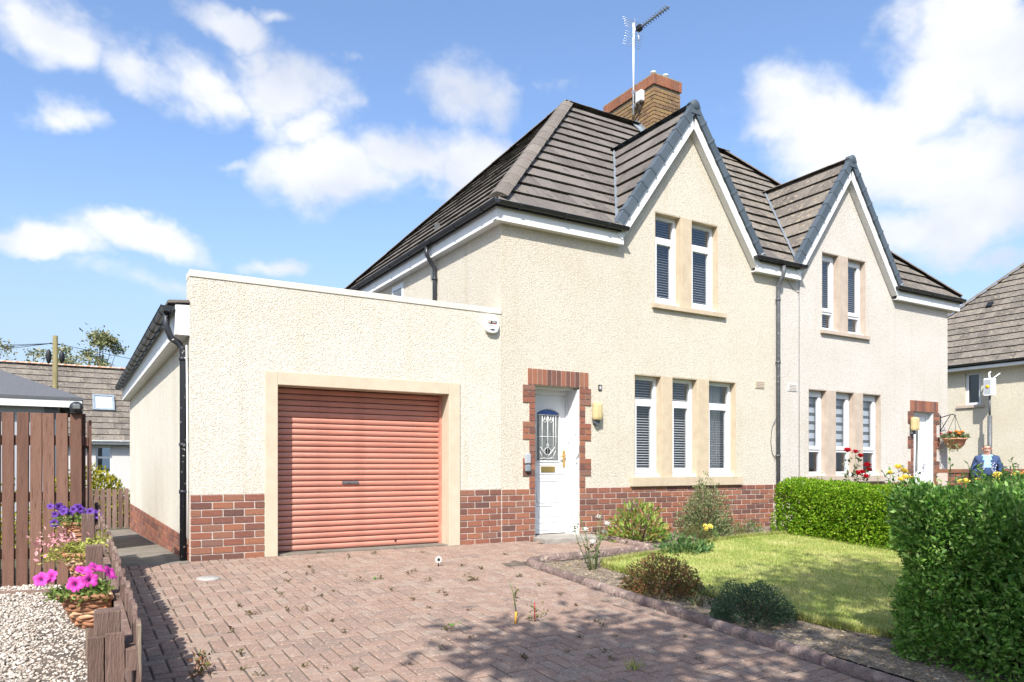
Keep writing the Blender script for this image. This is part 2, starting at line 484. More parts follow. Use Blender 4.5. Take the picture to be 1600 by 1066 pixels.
M['glass_dark'] = glass_material('window_glass_tinted', (.55, .62, .68))
M['blind'] = material('white_blind_slat', [(.75, .76, .77)], .5)
M['sheer'] = material('grey_sheer_blind', [(.13, .14, .15)], .9)
M['zebra'] = material('pale_blind_cloth', [(.70, .74, .80)], .9)
M['curtain'] = material('curtain_cloth', [(.42, .43, .42), (.6, .6, .58)], .9, 20, stretch=(10, 10, .3))
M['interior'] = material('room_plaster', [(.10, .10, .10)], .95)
M['door_red'] = material('terracotta_roller_paint', [(.43, .165, .115), (.49, .205, .148), (.46, .18, .128)], .5, 3, rand=.3, spec=.4, stretch=(1, 1, 6), bump=.08, bump_scale=30,
                         stains=[((.25, .11, .085), (2.2, 2.2, 1.2), 1.2, .5, .72, .55), ((.62, .36, .28), (1.5, 1.5, 14), 1.0, .5, .7, .4)])
M['dark_metal'] = material('dark_metal', [(.03, .03, .032)], .4, metal=.6)
M['brass'] = material('brass', [(.62, .42, .16)], .35, metal=1.0)
M['steel'] = material('galvanised_steel', [(.55, .56, .58)], .35, metal=.8)
M['alu'] = material('aluminium', [(.7, .71, .73)], .4, metal=.3)
M['concrete'] = material('grey_concrete', [(.13, .115, .09), (.21, .185, .15)], .9, 4, bump=.5, bump_scale=70, bump_dist=.01, speck=[((.10, .09, .075), 3, .55, .7, .5)])
M['step'] = material('worn_step_stone', [(.22, .20, .17), (.34, .31, .27)], .9, 9, bump=.5, bump_scale=50)
M['paver'] = material('red_grey_paving_brick', [(.175, .135, .112), (.22, .152, .118), (.25, .165, .124), (.27, .20, .155), (.21, .168, .14)], .92, 11, rand=.38, bump=.6, bump_scale=80, bump_dist=.008,
                      speck=[((.52, .42, .35), 55, .56, .72, .5), ((.10, .085, .07), 22, .60, .72, .5)])
M['joint'] = material('sandy_joint', [(.045, .037, .030), (.15, .118, .092)], 1.0, 5, bump=.5, bump_scale=150)
M['kerb'] = material('rounded_kerb_concrete', [(.115, .082, .072), (.20, .142, .122), (.27, .20, .17)], .95, 6, rand=.25, bump=1.0, bump_scale=34, bump_dist=.03,
                     speck=[((.46, .38, .30), 12, .58, .7, .5), ((.08, .07, .055), 7, .58, .72, .6)])
M['soil'] = material('dry_bed_soil', [(.11, .085, .06), (.22, .175, .13), (.32, .26, .20)], 1.0, 14, bump=1.0, bump_scale=35, bump_dist=.05, speck=[((.45, .40, .33), 45, .62, .7, .7)])
M['ground'] = material('rough_ground', [(.05, .06, .03), (.11, .10, .06)], 1.0, 1.5, bump=.4)
M['lawn'] = material('lawn_turf', [(.13, .19, .035), (.24, .29, .07), (.40, .36, .14)], .95, 2.2, detail=6, bump=.6, bump_scale=60)
M['fence_wood'] = material('brown_stained_timber', [(.085, .042, .028), (.13, .066, .045), (.175, .095, .066)], .8, 3.0, rand=.35, bump=.4, bump_scale=18, bump_dist=.02, stretch=(7, 7, .7),
                           speck=[((.045, .02, .012), 9, .62, .7, .6)])
M['old_wood'] = material('weathered_brown_timber', [(.09, .055, .043), (.145, .092, .074), (.21, .145, .118)], .9, 3.0, rand=.4, bump=.5, bump_scale=18, bump_dist=.02, stretch=(7, 7, .9),
                         speck=[((.42, .37, .26), 2.2, .6, .75, .5)])
M['gravel'] = material('pale_gravel_stone', [(.24, .20, .165), (.34, .28, .23), (.43, .375, .315), (.52, .475, .415), (.37, .33, .29)], .8, 8, rand=.8)
M['gravel_bed'] = material('gravel_bed_base', [(.20, .17, .14), (.42, .37, .31)], .95, 40, bump=.8, bump_scale=60, bump_dist=.02)
M['wicker'] = material('wicker_weave', [(.10, .05, .03), (.34, .15, .075), (.55, .42, .27)], .75, 6, stretch=(1.5, 1.5, 14), rand=.3)
M['compost'] = material('compost', [(.03, .02, .015)], 1.0)
M['shed_felt'] = material('grey_mineral_felt', [(.075, .078, .085), (.12, .122, .13)], .95, 30, bump=.4, bump_scale=200)
M['shed_wall'] = material('grey_shed_board', [(.34, .35, .37)], .8)
M['lamp_cover'] = material('yellowed_lamp_plastic', [(.46, .36, .17), (.54, .44, .24)], .35, 4, spec=.5)
M['box_grey'] = material('grey_plastic', [(.10, .11, .12)], .5)
M['pole_wood'] = material('mossy_pole_timber', [(.12, .10, .05), (.22, .19, .09)], .9, 3, stretch=(5, 5, .5), bump=.5)
M['far_wall'] = material('pale_far_render', [(.52, .51, .49)], .9, 3)
M['bark'] = material('bark', [(.05, .038, .027), (.11, .085, .06)], .95, 6, bump=.6, bump_scale=20, stretch=(3, 3, .6))
M['twig'] = material('twig', [(.055, .040, .022), (.10, .075, .045)], .9, 9)
M['stem_green'] = material('green_stem', [(.09, .13, .04), (.14, .17, .06)], .7, 9)
M['terracotta'] = material('terracotta', [(.50, .23, .13), (.58, .29, .17)], .8, 5)
M['skin'] = material('skin', [(.48, .25, .18), (.55, .31, .23)], .55, 9, spec=.35)
M['hair'] = material('grey_hair', [(.38, .37, .36), (.55, .54, .52)], .7, 30)
M['navy'] = material('navy_knit', [(.03, .05, .12), (.05, .08, .17)], .95, 60, bump=.6, bump_scale=160)
M['knit_white'] = material('pale_knit_pattern', [(.5, .53, .6)], .95)
M['shirt'] = material('light_blue_shirt', [(.22, .52, .66), (.30, .60, .72)], .9, 20)
M['trousers'] = material('dark_trousers', [(.03, .03, .04)], .95)
M['eye_dark'] = material('eye_dark', [(.02, .015, .012)], .2)
M['pvc_white'] = material('white_plastic', [(.78, .78, .77)], .4, spec=.45)
M['blue_glass'] = material('blue_stained_glass', [(.02, .05, .20), (.03, .09, .30)], .15, 8, spec=.6)
M['lead_glass'] = material('obscure_leaded_glass', [(.045, .05, .052), (.15, .16, .155), (.07, .075, .075)], .18, 5, spec=.7, stretch=(5, 5, .9), bump=.3, bump_scale=60)
M['lead_came'] = material('lead_came', [(.62, .63, .62)], .4)
M['ink'] = material('black_print', [(.015, .015, .018)], .5)
M['red_print'] = material('red_print', [(.5, .06, .04)], .5)
M['yellow_print'] = material('yellow_print', [(.85, .45, .02)], .5)
M['steel_plate'] = material('worn_cover_plate', [(.28, .27, .25), (.38, .36, .33)], .6, 9)
M['handrail'] = material('white_grab_rail', [(.8, .8, .78)], .4)
# foliage
M['lf_hedge'] = leaf_material('bright_privet_leaf', [(.05, .13, .006), (.12, .25, .010), (.20, .34, .018), (.28, .38, .035)], spec=.15, rough=.6)
M['lf_privet'] = leaf_material('dark_privet_leaf', [(.045, .14, .02), (.11, .26, .035), (.21, .38, .065), (.36, .50, .16)], rough=.45, spec=.35, transl=.38)
M['lf_rhodo'] = leaf_material('glossy_green_leaf', [(.08, .16, .02), (.18, .28, .04), (.30, .36, .08), (.32, .14, .06)])
M['lf_shrub'] = leaf_material('variegated_leaf', [(.06, .10, .03), (.13, .17, .06), (.30, .31, .16), (.14, .18, .07)])
M['lf_azalea'] = leaf_material('red_green_leaf', [(.06, .085, .025), (.12, .14, .04), (.22, .10, .045), (.32, .13, .065)])
M['lf_dark'] = leaf_material('dark_blue_green_leaf', [(.03, .06, .032), (.055, .105, .055), (.10, .16, .085)])
M['lf_heath'] = leaf_material('olive_heather_leaf', [(.07, .08, .02), (.14, .13, .04), (.20, .20, .06)])
M['lf_cover'] = leaf_material('ground_cover_leaf', [(.04, .11, .03), (.09, .18, .05), (.17, .24, .08)])
M['lf_lime'] = leaf_material('lime_leaf', [(.22, .26, .04), (.36, .38, .07), (.46, .44, .12)])
M['lf_pet'] = leaf_material('petunia_leaf', [(.08, .15, .03), (.18, .26, .06), (.30, .34, .10)])
M['lf_yellow'] = leaf_material('yellow_shrub_leaf', [(.20, .21, .015), (.38, .32, .02), (.12, .15, .02)])
M['lf_rose'] = leaf_material('rose_leaf', [(.035, .06, .02), (.08, .11, .04), (.14, .15, .07)])
M['lf_tree'] = leaf_material('tree_leaf', [(.10, .14, .06), (.17, .20, .09), (.28, .27, .12), (.34, .27, .12)])
M['lf_grass'] = leaf_material('grass_blade', [(.15, .23, .03), (.28, .33, .065), (.46, .44, .16), (.66, .57, .32)], rand=.3, scale=1.4)
M['lf_straw'] = leaf_material('dry_litter', [(.30, .22, .12), (.48, .40, .26), (.24, .15, .08)], transl=.1)
M['lf_weed'] = leaf_material('weed_leaf', [(.07, .035, .02), (.10, .09, .03), (.20, .15, .06)])
M['lf_clover'] = leaf_material('clover_leaf', [(.10, .24, .03), (.18, .34, .06)])
M['pt_pink'] = material('magenta_petal', [(.48, .025, .27), (.66, .07, .42)], .6, 30, rand=.3, transl=.3)
M['pt_purple'] = material('purple_petal', [(.09, .025, .25), (.19, .075, .38)], .6, 12, rand=.4, transl=.3)
M['pt_pale'] = material('pale_pink_petal', [(.62, .22, .26), (.75, .45, .42)], .6, 12, rand=.4, transl=.3)
M['pt_red'] = material('red_petal', [(.42, .008, .018), (.58, .02, .04)], .6, 12, rand=.3, transl=.2)
M['pt_yellow'] = material('yellow_petal', [(.75, .55, .06), (.85, .72, .20)], .6, 12, rand=.4, transl=.2)
M['pt_orange'] = material('orange_petal', [(.80, .28, .02), (.85, .50, .08)], .6, 12, rand=.4, transl=.2)
M['pt_white'] = material('white_petal', [(.75, .72, .66), (.82, .80, .76)], .6, 12, rand=.3, transl=.2)
M['pt_eye'] = material('flower_eye', [(.08, .01, .08)], .8)
# ================================================================== ground
def gz(y):
    if y <= 0: return 0.05 * max(y, -14)
    return -0.035 * min(y, 9.6)
TILT = math.atan(0.05)

def sheet(name, poly, mat, dz, kind='structure', parent=None, sub=0.5, thick=0.0, edge=None):
    """a sheet that follows the slope of the site"""
    bm = bmesh.new()
    vs_ = [bm.verts.new((x, y, 0)) for x, y in poly]
    bm.faces.new(vs_)
    ys = [p[1] for p in poly]
    y = min(ys)
    cuts = [0.0, -14.0, 9.6]
    for c in cuts:
        if min(ys) < c < max(ys):
            bmesh.ops.bisect_plane(bm, geom=bm.verts[:] + bm.edges[:] + bm.faces[:], plane_co=(0, c, 0), plane_no=(0, 1, 0))
    bm.normal_update()
    for f in bm.faces:
        if f.normal.z < 0: f.normal_flip()
    if thick:
        ret = bmesh.ops.extrude_face_region(bm, geom=bm.faces[:])
        top = [g for g in ret['geom'] if isinstance(g, bmesh.types.BMVert)]
        ts = set(top)
        for v in bm.verts: v.co.z = gz(v.co.y) + dz - (0 if v in ts else thick)
    else:
        for v in bm.verts: v.co.z = gz(v.co.y) + dz
    bmesh.ops.recalc_face_normals(bm, faces=bm.faces[:])
    if not thick:
        for f in bm.faces:
            if f.normal.z < 0: f.normal_flip()
    m = bpy.data.meshes.new(name); bm.to_mesh(m); bm.free(); m.materials.append(mat)
    o = link(bpy.data.objects.new(name, m), parent)
    if kind: o['kind'] = kind
    return o

sheet('ground', [(-400, -400), (400, -400), (400, 600), (-400, 600)], M['ground'], -0.02)

# ================================================================== roof tiles
def clip(poly, n, d):
    out = []
    for i in range(len(poly)):
        a, b = poly[i], poly[(i + 1) % len(poly)]
        da = n[0] * a[0] + n[1] * a[1] - d; db = n[0] * b[0] + n[1] * b[1] - d
        if da <= 1e-9: out.append(a)
        if (da < -1e-9 and db > 1e-9) or (da > 1e-9 and db < -1e-9):
            k = da / (da - db)
            out.append((a[0] + (b[0] - a[0]) * k, a[1] + (b[1] - a[1]) * k))
    return out

def area(p):
    return 0.5 * sum(p[i][0] * p[(i + 1) % len(p)][1] - p[(i + 1) % len(p)][0] * p[i][1] for i in range(len(p)))

_full_tile = {}
def tile_prism(poly, g, v0):
    mb = MB()
    n = len(poly)
    top = [(u, v, 0.048 - 0.036 * (v - v0) / g) for u, v in poly]
    bot = [(u, v, h - 0.025) for u, v, h in top]
    mb.add(top + bot, [tuple(range(n)), tuple(range(2 * n - 1, n - 1, -1))])
    b = len(mb.v) - 2 * n
    for i in range(n):
        k = (i + 1) % n
        mb.f.append((b + k, b + i, b + n + i, b + n + k)); mb.sm.append(False)
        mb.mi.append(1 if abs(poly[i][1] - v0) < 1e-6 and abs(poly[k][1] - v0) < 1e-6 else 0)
    return mb

def tile_face(O, U, V, poly, g, w, mat, skip=None, lap=0.05):
    """rows of flat interlocking tiles in broken bond; returns [(mesh, matrix, centre)]"""
    O, U, V = Vector(O), Vector(U).normalized(), Vector(V).normalized()
    Nn = U.cross(V)
    if area(poly) < 0: poly = poly[::-1]
    us = [p[0] for p in poly]; vmax = max(p[1] for p in poly)
    res = []
    rows = int(math.ceil(vmax / g - 1e-6))
    base = frame_matrix(O, U, V, Nn)
    for j in range(rows):
        v0, v1 = j * g, min((j + 1) * g + lap, vmax)
        off = (j % 2) * w * 0.5
        i0 = int(math.floor((min(us) - off) / w)) - 1
        i1 = int(math.ceil((max(us) - off) / w)) + 1
        for i in range(i0, i1):
            a, b = i * w + off + 0.0015, (i + 1) * w + off - 0.0015
            q = [(a, v0), (b, v0), (b, v1), (a, v1)]
            c = q
            for k in range(len(poly)):
                p0, p1 = poly[k], poly[(k + 1) % len(poly)]
                ex, ey = p1[0] - p0[0], p1[1] - p0[1]
                nn = (ey, -ex)
                c = clip(c, nn, nn[0] * p0[0] + nn[1] * p0[1])
                if len(c) < 3: break
            if len(c) < 3 or area(c) < 0.004: continue
            cx = sum(p[0] for p in c) / len(c); cy = sum(p[1] for p in c) / len(c)
            cen = O + U * cx + V * cy
            if skip and skip(cen): continue
            jit = Matrix.Translation((0, 0, rnd.uniform(-.003, .003))) @ Matrix.Rotation(rnd.uniform(-.006, .006), 4, 'X')
            if len(c) == 4 and abs(area(c) - area(q)) < 1e-6 and abs(v1 - (j + 1) * g - lap) < 1e-6:
                key = (round(g, 4), round(w, 4), mat.name)
                if key not in _full_tile:
                    _full_tile[key] = tile_prism([(-w / 2 + .0015, 0), (w / 2 - .0015, 0), (w / 2 - .0015, g + lap), (-w / 2 + .0015, g + lap)], g, 0).mesh('tile', [mat, M['moss_shade']])
                Mx = base @ Matrix.Translation(((a + b) / 2, v0, 0)) @ jit
                res.append((_full_tile[key], Mx, cen))
            else:
                cc = [(p[0] - cx, p[1] - v0) for p in c]
                me = tile_prism(cc, g, 0).mesh('tile', [mat, M['moss_shade']])
                res.append((me, base @ Matrix.Translation((cx, v0, 0)) @ jit, cen))
    return res

def add_mesh(mb, me, Mx):
    b = len(mb.v)
    mb.v += [tuple(Mx @ v.co) for v in me.vertices]
    for q in me.polygons:
        mb.f.append(tuple(b + i for i in q.vertices)); mb.mi.append(q.material_index); mb.sm.append(False)
CAMP = Vector((0, -CAM_D, CAM_H))
def place_pieces(items, parent, name, limit, mat, stuff_name=None):
    """the nearest ones singly, the rest joined"""
    items = sorted(items, key=lambda it: (it[2] - CAMP).length)
    for me, Mx, c in items[:limit]:
        piece(name, me, parent, Mx)
    rest = items[limit:]
    if rest:
        mb = MB()
        for me, Mx, c in rest:
            add_mesh(mb, me, Mx)
        mb.build(stuff_name or name, [mat, M['moss_shade']], parent, kind='stuff')

def cap_run(parent, name, a, b, r, length, mat, up=(0, 0, 1), over=0.04):
    """half-round ridge or hip tiles from a to b"""
    a, b = Vector(a), Vector(b); d = (b - a); n = max(1, round(d.length / length)); step = d.length / n
    x = d.normalized(); z = (Vector(up) - x * Vector(up).dot(x)).normalized(); y = z.cross(x)
    mb = MB(); mb.smooth = True
    K = 8
    ring = []
    for s, rr in ((0, r), (step + over, r * .95)):
        for k in range(K + 1):
            t = math.pi * (k / K) * 1.0
            ring.append((s, rr * math.cos(t) * 1.2, rr * (1 - abs(math.cos(t)) ** 1.5) * .62))
    F = [(k, k + 1, K + 2 + k, K + 1 + k) for k in range(K)]
    mb.add(ring, F)
    mb.smooth = False
    mb.add(ring[:K + 1], [tuple(range(K, -1, -1))])
    mb.add(ring[K + 1:], [tuple(range(K + 1))])
    me = mb.mesh(name, mat)
    for i in range(n):
        Mx = frame_matrix(a + x * step * i, x, y, z) @ Matrix.Rotation(rnd.uniform(-.012, .012), 4, 'Z')
        piece(name, me, parent, Mx)

# ================================================================== bricks
CUBE = {}
def unit_brick(mat):
    if mat.name not in CUBE:
        mb = MB(); b = .04
        # a brick with a slightly eased front face (towards local -Y)
        V = [(-.5, .5, -.5), (.5, .5, -.5), (.5, .5, .5), (-.5, .5, .5),
             (-.5, -.3, -.5), (.5, -.3, -.5), (.5, -.3, .5), (-.5, -.3, .5),
             (-.488, -.5, -.46), (.488, -.5, -.46), (.488, -.5, .46), (-.488, -.5, .46)]
        F = [(3, 2, 1, 0), (0, 1, 5, 4), (1, 2, 6, 5), (2, 3, 7, 6), (3, 0, 4, 7), (4, 5, 9, 8), (5, 6, 10, 9), (6, 7, 11, 10), (7, 4, 8, 11), (8, 9, 10, 11)]
        mb.add(V, [tuple(reversed(f)) for f in F])
        me = mb.mesh('brick', mat)
        bm = bmesh.new(); bm.from_mesh(me); bmesh.ops.recalc_face_normals(bm, faces=bm.faces[:]); bm.to_mesh(me); bm.free()
        CUBE[mat.name] = me
    return CUBE[mat.name]

def brick(parent, o, x, y, z, sx, sy, sz, mat, name='brick'):
    """one brick centred at o with axes x (length), y (into the wall), z"""
    Mx = frame_matrix(o, Vector(x), Vector(y), Vector(z)) @ Matrix.Diagonal((sx, sy, sz, 1))
    return piece(name, unit_brick(mat), parent, Mx)

def brick_panel(parent, O, U, Nin, u0, u1, z0, courses, mat, ch=0.083, bl=0.228, proud=0.012, joint=0.0135, start=0, zfun=None, dep=.05):
    """courses of stretchers in half bond on a face through O; U along, Nin into the wall"""
    O, U, Nin = Vector(O), Vector(U), Vector(Nin)
    for c in range(courses):
        zc = z0 + (c + .5) * ch
        u = u0 - (bl * .5 if (c + start) % 2 else 0)
        while u < u1 - .01:
            a, b = max(u, u0), min(u + bl, u1)
            if b - a > .035:
                cu = (a + b) / 2
                p = O + U * cu + Vector((0, 0, zc))
                if zfun is None or zc + ch * .3 > zfun(p):
                    pr = proud + rnd.uniform(-.002, .002)
                    brick(parent, p + Nin * (dep / 2 - pr), U, Nin, (0, 0, 1), b - a - joint, dep, ch - joint, mat)
            u += bl

# ================================================================== gutters and pipes
def half_gutter(mb, a, b, r, out):
    a, b, out = Vector(a), Vector(b), Vector(out).normalized()
    K = 8
    for rr, flip in ((r, False), (r - .006, True)):
        V = []
        for p in (a, b):
            for k in range(K + 1):
                t = math.pi * k / K
                V.append(p + out * (rr * math.cos(t)) - Vector((0, 0, 1)) * (rr * math.sin(t)))
        F = [(k, k + 1, K + 2 + k, K + 1 + k) for k in range(K)]
        s = mb.smooth; mb.smooth = True
        mb.add(V, F); mb.smooth = s
    for p in (a, b):
        mb.add([p + out * (r * math.cos(math.pi * k / K)) - Vector((0, 0, 1)) * (r * math.sin(math.pi * k / K)) for k in range(K + 1)], [tuple(range(K + 1))])
    # rolled front edge
    mb.tube([a + out * r, b + out * r], .007, 6)

def gutter(parent, a, b, out, mat, r=.052, every=.85):
    mb = MB(); half_gutter(mb, a, b, r, out)
    g = mb.build('gutter', mat, parent)
    a, b, out = Vector(a), Vector(b), Vector(out).normalized(); d = b - a; n = max(2, int(d.length / every) + 1)
    x = d.normalized()
    K = 6
    for i in range(n):
        p = a + d * ((i + .5) / n)
        mb = MB()
        prof = [p + out * ((r + .010) * math.cos(math.pi * k / K)) - Vector((0, 0, 1)) * ((r + .010) * math.sin(math.pi * k / K)) for k in range(K + 1)]
        prof += [p + out * ((r - .002) * math.cos(math.pi * k / K)) - Vector((0, 0, 1)) * ((r - .002) * math.sin(math.pi * k / K)) for k in range(K, -1, -1)]
        for k in range(K):
            q = [prof[k], prof[k + 1], prof[2 * K - k], prof[2 * K + 1 - k]]
            mb.prism([v - x * .018 for v in q], x * .036)
        mb.build('bracket', mat, g)
    return g

# ================================================================== windows
def window(parent, xa, xb, za, zb, opening, ratio, blind, y=0.11, mat=None):
    """white plastic window facing -Y: outer frame, transom, opening sash, panes and blind"""
    U = M['upvc']; fw = .058
    mb = MB()
    mb.box(xa, xa + fw, y, y + .07, za, zb); mb.box(xb - fw, xb, y, y + .07, za, zb)
    mb.box(xa + fw, xb - fw, y, y + .07, zb - fw, zb); mb.box(xa + fw, xb - fw, y, y + .07, za, za + fw)
    zt = zb - (zb - za) * ratio if opening == 'top' else za + (zb - za) * ratio
    mb.box(xa + fw, xb - fw, y + .002, y + .068, zt - .028, zt + .028)
    w = mb.build('window', U, parent, bevel=.004)
    # small projecting cill
    MB().box(xa - .002, xb + .002, y - .085, y - .001, za - .018, za + .022).build('cill', U, w, bevel=.004)
    big = (za + fw, zt - .028) if opening == 'top' else (zt + .028, zb - fw)
    small = (zt + .028, zb - fw) if opening == 'top' else (za + fw, zt - .028)
    sw = .07
    mb = MB(); a, b = xa + fw - .012, xb - fw + .012; c, d = big[0] - .012, big[1] + .012
    mb.box(a, a + sw, y - .014, y + .05, c, d); mb.box(b - sw, b, y - .014, y + .05, c, d)
    mb.box(a + sw, b - sw, y - .014, y + .05, c, c + sw); mb.box(a + sw, b - sw, y - .014, y + .05, d - sw, d)
    mb.build('sash', U, w, bevel=.005)
    MB().box(a + sw - .003, b - sw + .003, y + .02, y + .024, c + sw - .003, d - sw + .003).build('pane', M['glass'], w)
    MB().box(xa + fw - .003, xb - fw + .003, y + .03, y + .034, small[0] - .003, small[1] + .003).build('pane', M['glass'], w)
    mb = MB()
    yb = y + .11
    if blind == 'venetian':
        z = za + .05
        T = Matrix.Rotation(R(26), 4, 'X')
        while z < zb - .03:
            mb.box(xa + .03, xb - .03, -.0125, .0125, -.0008, .0008, Matrix.Translation((0, yb, z)) @ T)
            z += .041
        mb.build('blind', M['blind'], w)
    elif blind == 'zebra':
        z = big[0] - .02; k = 0
        while z < zb - .02:
            mb.cur = k % 2
            mb.box(xa + .03, xb - .03, yb, yb + .002, z, min(z + (.10 if k % 2 else .062), zb - .02))
            z += .10 if k % 2 else .062; k += 1
        mb.build('blind', [M['sheer'], M['zebra']], w)
    elif blind == 'curtain':
        n = 40; V = []; F = []
        x0, x1 = xa + .30 * (xb - xa), xb - .03
        for i in range(n + 1):
            x = x0 + (x1 - x0) * i / n
            yy = yb + .10 + .018 * math.sin(i * .95) + .008 * math.sin(i * 2.3)
            V += [(x, yy, za + .04), (x, yy, zb - .03)]
        F = [(2 * i, 2 * i + 2, 2 * i + 3, 2 * i + 1) for i in range(n)]
        mb.smooth = True; mb.add(V, F); mb.build('curtain', M['curtain'], w)
        mb = MB(); z = za + .05; T = Matrix.Rotation(R(10), 4, 'X')
        while z < zb - .03:
            mb.box(xa + .03, xb - .03, -.0125, .0125, -.0006, .0006, Matrix.Translation((0, yb, z)) @ T); z += .041
        mb.build('blind', M['blind'], w)
    return w

def stone_lining(parent, xa, xb, zb, za, mat, dep=.109):
    mb = MB(); e = .014
    mb.box(xa, xa + e, .003, dep, za, zb); mb.box(xb - e, xb, .003, dep, za, zb)
    mb.box(xa + e, xb - e, .003, dep, zb - e, zb)
    mb.build('window_surround', mat, parent)

def wall_cells(mb, x0, x1, z0, z1, holes, y0, y1):
    xs = sorted({x0, x1, *[h[0] for h in holes], *[h[1] for h in holes]})
    zs = sorted({z0, z1, *[h[2] for h in holes], *[h[3] for h in holes]})
    xs = [x for x in xs if x0 <= x <= x1]; zs = [z for z in zs if z0 <= z <= z1]
    for i in range(len(xs) - 1):
        run = None
        for j in range(len(zs) - 1):
            cx, cz = (xs[i] + xs[i + 1]) / 2, (zs[j] + zs[j + 1]) / 2
            if any(h[0] < cx < h[1] and h[2] < cz < h[3] for h in holes):
                if run: mb.box(xs[i], xs[i + 1], y0, y1, *run); run = None
            else:
                run = (run[0], zs[j + 1]) if run else (zs[j], zs[j + 1])
        if run: mb.box(xs[i], xs[i + 1], y0, y1, *run)

# ================================================================== the semi-detached pair
XA, XM, XB = 5.09, 10.65, 16.21           # outer corner, party line, outer corner
EZ, EY, PIT = 4.63, -0.16, 1.0685          # eave height, eave line, rise per metre
RY, RZ = 3.2, 8.22
RXA, RXB = 8.45, 12.85
EXA, EXB = 4.92, 16.52
APEX, FOOT = 6.85, 4.74
SL = math.hypot(RY - EY, RZ - EZ)
VF = Vector((0, RY - EY, RZ - EZ)).normalized()

hs_a = thing('semi_detached_house', 'nearer cream roughcast half of the semi-detached pair, with the leaded white door and brick chimney', 'house', (XA, 0, 0), 'semi-detached houses')
hs_b = thing('semi_detached_house', 'further whiter roughcast half of the pair, with striped blinds and a hanging basket', 'house', (XM, 0, 0), 'semi-detached houses')

def gable_z(x, c): return 6.62 - abs(x - c) * (APEX - FOOT) / 1.54

def half_house(root, x0, x1, gx, st, up, lo, door, tone, first):
    """walls with openings; up / lo = (xa, xb, za, zb) of the window groups"""
    mb = MB()
    T = .24
    WT = 4.47
    wall_cells(mb, x0, x1, .747, WT, [(up[0], up[1], up[2], 9), (lo[0], lo[1], lo[2], lo[3]), (door[0], door[1], 0, door[2])], 0, T)
    hw = 1.54 * (6.62 - WT) / (APEX - FOOT)
    A = [(gx - hw, WT), (up[0], WT), (up[0], gable_z(up[0], gx))]
    B = [(up[0], up[3]), (up[1], up[3]), (up[1], gable_z(up[1], gx)), (gx, gable_z(gx, gx)), (up[0], gable_z(up[0], gx))]
    Cc = [(up[1], WT), (gx + hw, WT), (up[1], gable_z(up[1], gx))]
    for P in (A, B, Cc):
        mb.prism([(x, 0, z) for x, z in P], (0, T, 0))
    mb.build('front_wall', st, root)
    # brick base behind the brickwork
    return (MB().box(x0, door[0], -.003, T, -.3, .747).build('plinth', M['mortar'], root), MB().box(door[1], x1, -.003, T, -.3, .747).build('plinth', M['mortar'], root))

# ---- walls, near half
UPA = (7.88, 9.277, 3.62, 5.075); LOA = (7.463, 9.704, .895, 2.49); DOA = (5.644, 6.415, 2.215)
GXA, GXB = 8.60, 12.68
pl_a = half_house(hs_a, XA, XM, GXA, M['stucco_house'], UPA, LOA, DOA, None, True)
UPB = (11.98, 13.32, 3.60, 5.06); LOB = (11.60, 13.82, .885, 2.485); DOB = (14.93, 15.67, 2.2)
pl_b = half_house(hs_b, XM, XB, GXB, M['stucco_white'], UPB, LOB, DOB, None, False)
mb = MB()
mb.box(XA, XA + .24, .241, 6.4, -.4, 4.47); mb.box(XA + .24, XM, 6.16, 6.4, -.4, 4.47)
mb.build('side_wall', M['stucco_house'], hs_a)
mb = MB()
mb.box(XB - .24, XB, .241, 6.4, -.4, 4.47); mb.box(XM, XB - .24, 6.16, 6.4, -.4, 4.47); mb.box(XM, XM + .2, .25, 6.15, -.3, 4.47)
mb.build('side_wall', M['stucco_white'], hs_b)
for root, x0, x1 in ((hs_a, XA + .25, XM - .01), (hs_b, XM + .21, XB - .25)):
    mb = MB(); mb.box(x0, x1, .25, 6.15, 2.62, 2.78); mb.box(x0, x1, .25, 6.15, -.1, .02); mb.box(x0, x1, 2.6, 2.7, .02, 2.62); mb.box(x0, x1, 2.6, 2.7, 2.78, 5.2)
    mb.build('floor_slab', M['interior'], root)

# ---- brickwork of the base and round the doors
def quoins(root, door, pl, mirror):
    sur = MB().box(door[0] - .21, door[0], -.002, .03, .75, door[2]).box(door[1], door[1] + .21, -.002, .03, .75, door[2]).box(door[0] - .125, door[1] + .165, -.002, .03, door[2] + .001, door[2] + .235)
    # only behind the bricks: build the mortar bed to the stepped outline
    mb = MB()
    ch = .083; z = .747; n = int((door[2] - .747) / ch + .3); ch = (door[2] - .747) / n
    pieces = []
    for k in range(n):
        top = n - 1 - k
        wide = (top // 3) % 2 == 0
        for side in (-1, 1):
            e = door[0] if side < 0 else door[1]
            w = .212 if wide else .104
            xa, xb = (e - w, e) if side < 0 else (e, e + w)
            mb.box(xa, xb, -.004, .03, z + k * ch, z + (k + 1) * ch)
            if wide and top % 3 == 1:
                m_ = (xa + xb) / 2
                pieces += [(xa, m_, k), (m_, xb, k)]
            else:
                pieces.append((xa, xb, k))
    lx0, lx1 = door[0] - .13, door[1] + .165
    mb.box(lx0, lx1, -.004, .10, door[2] + .0005, door[2] + .232)
    s = mb.build('door_surround', M['mortar'], root)
    for xa, xb, k in pieces:
        brick(s, ((xa + xb) / 2, .011 + rnd.uniform(-.002, .002), z + (k + .5) * ch), (1, 0, 0), (0, 1, 0), (0, 0, 1), xb - xa - .010, .052, ch - .010, M['brick'])
    nb = 13
    for i in range(nb):
        xa = lx0 + (lx1 - lx0) * i / nb; xb = lx0 + (lx1 - lx0) * (i + 1) / nb
        brick(s, ((xa + xb) / 2, .036, door[2] + .116), (0, 0, 1), (0, 1, 0), (-1, 0, 0), .226, .102, xb - xa - .010, M['brick'])
    return s

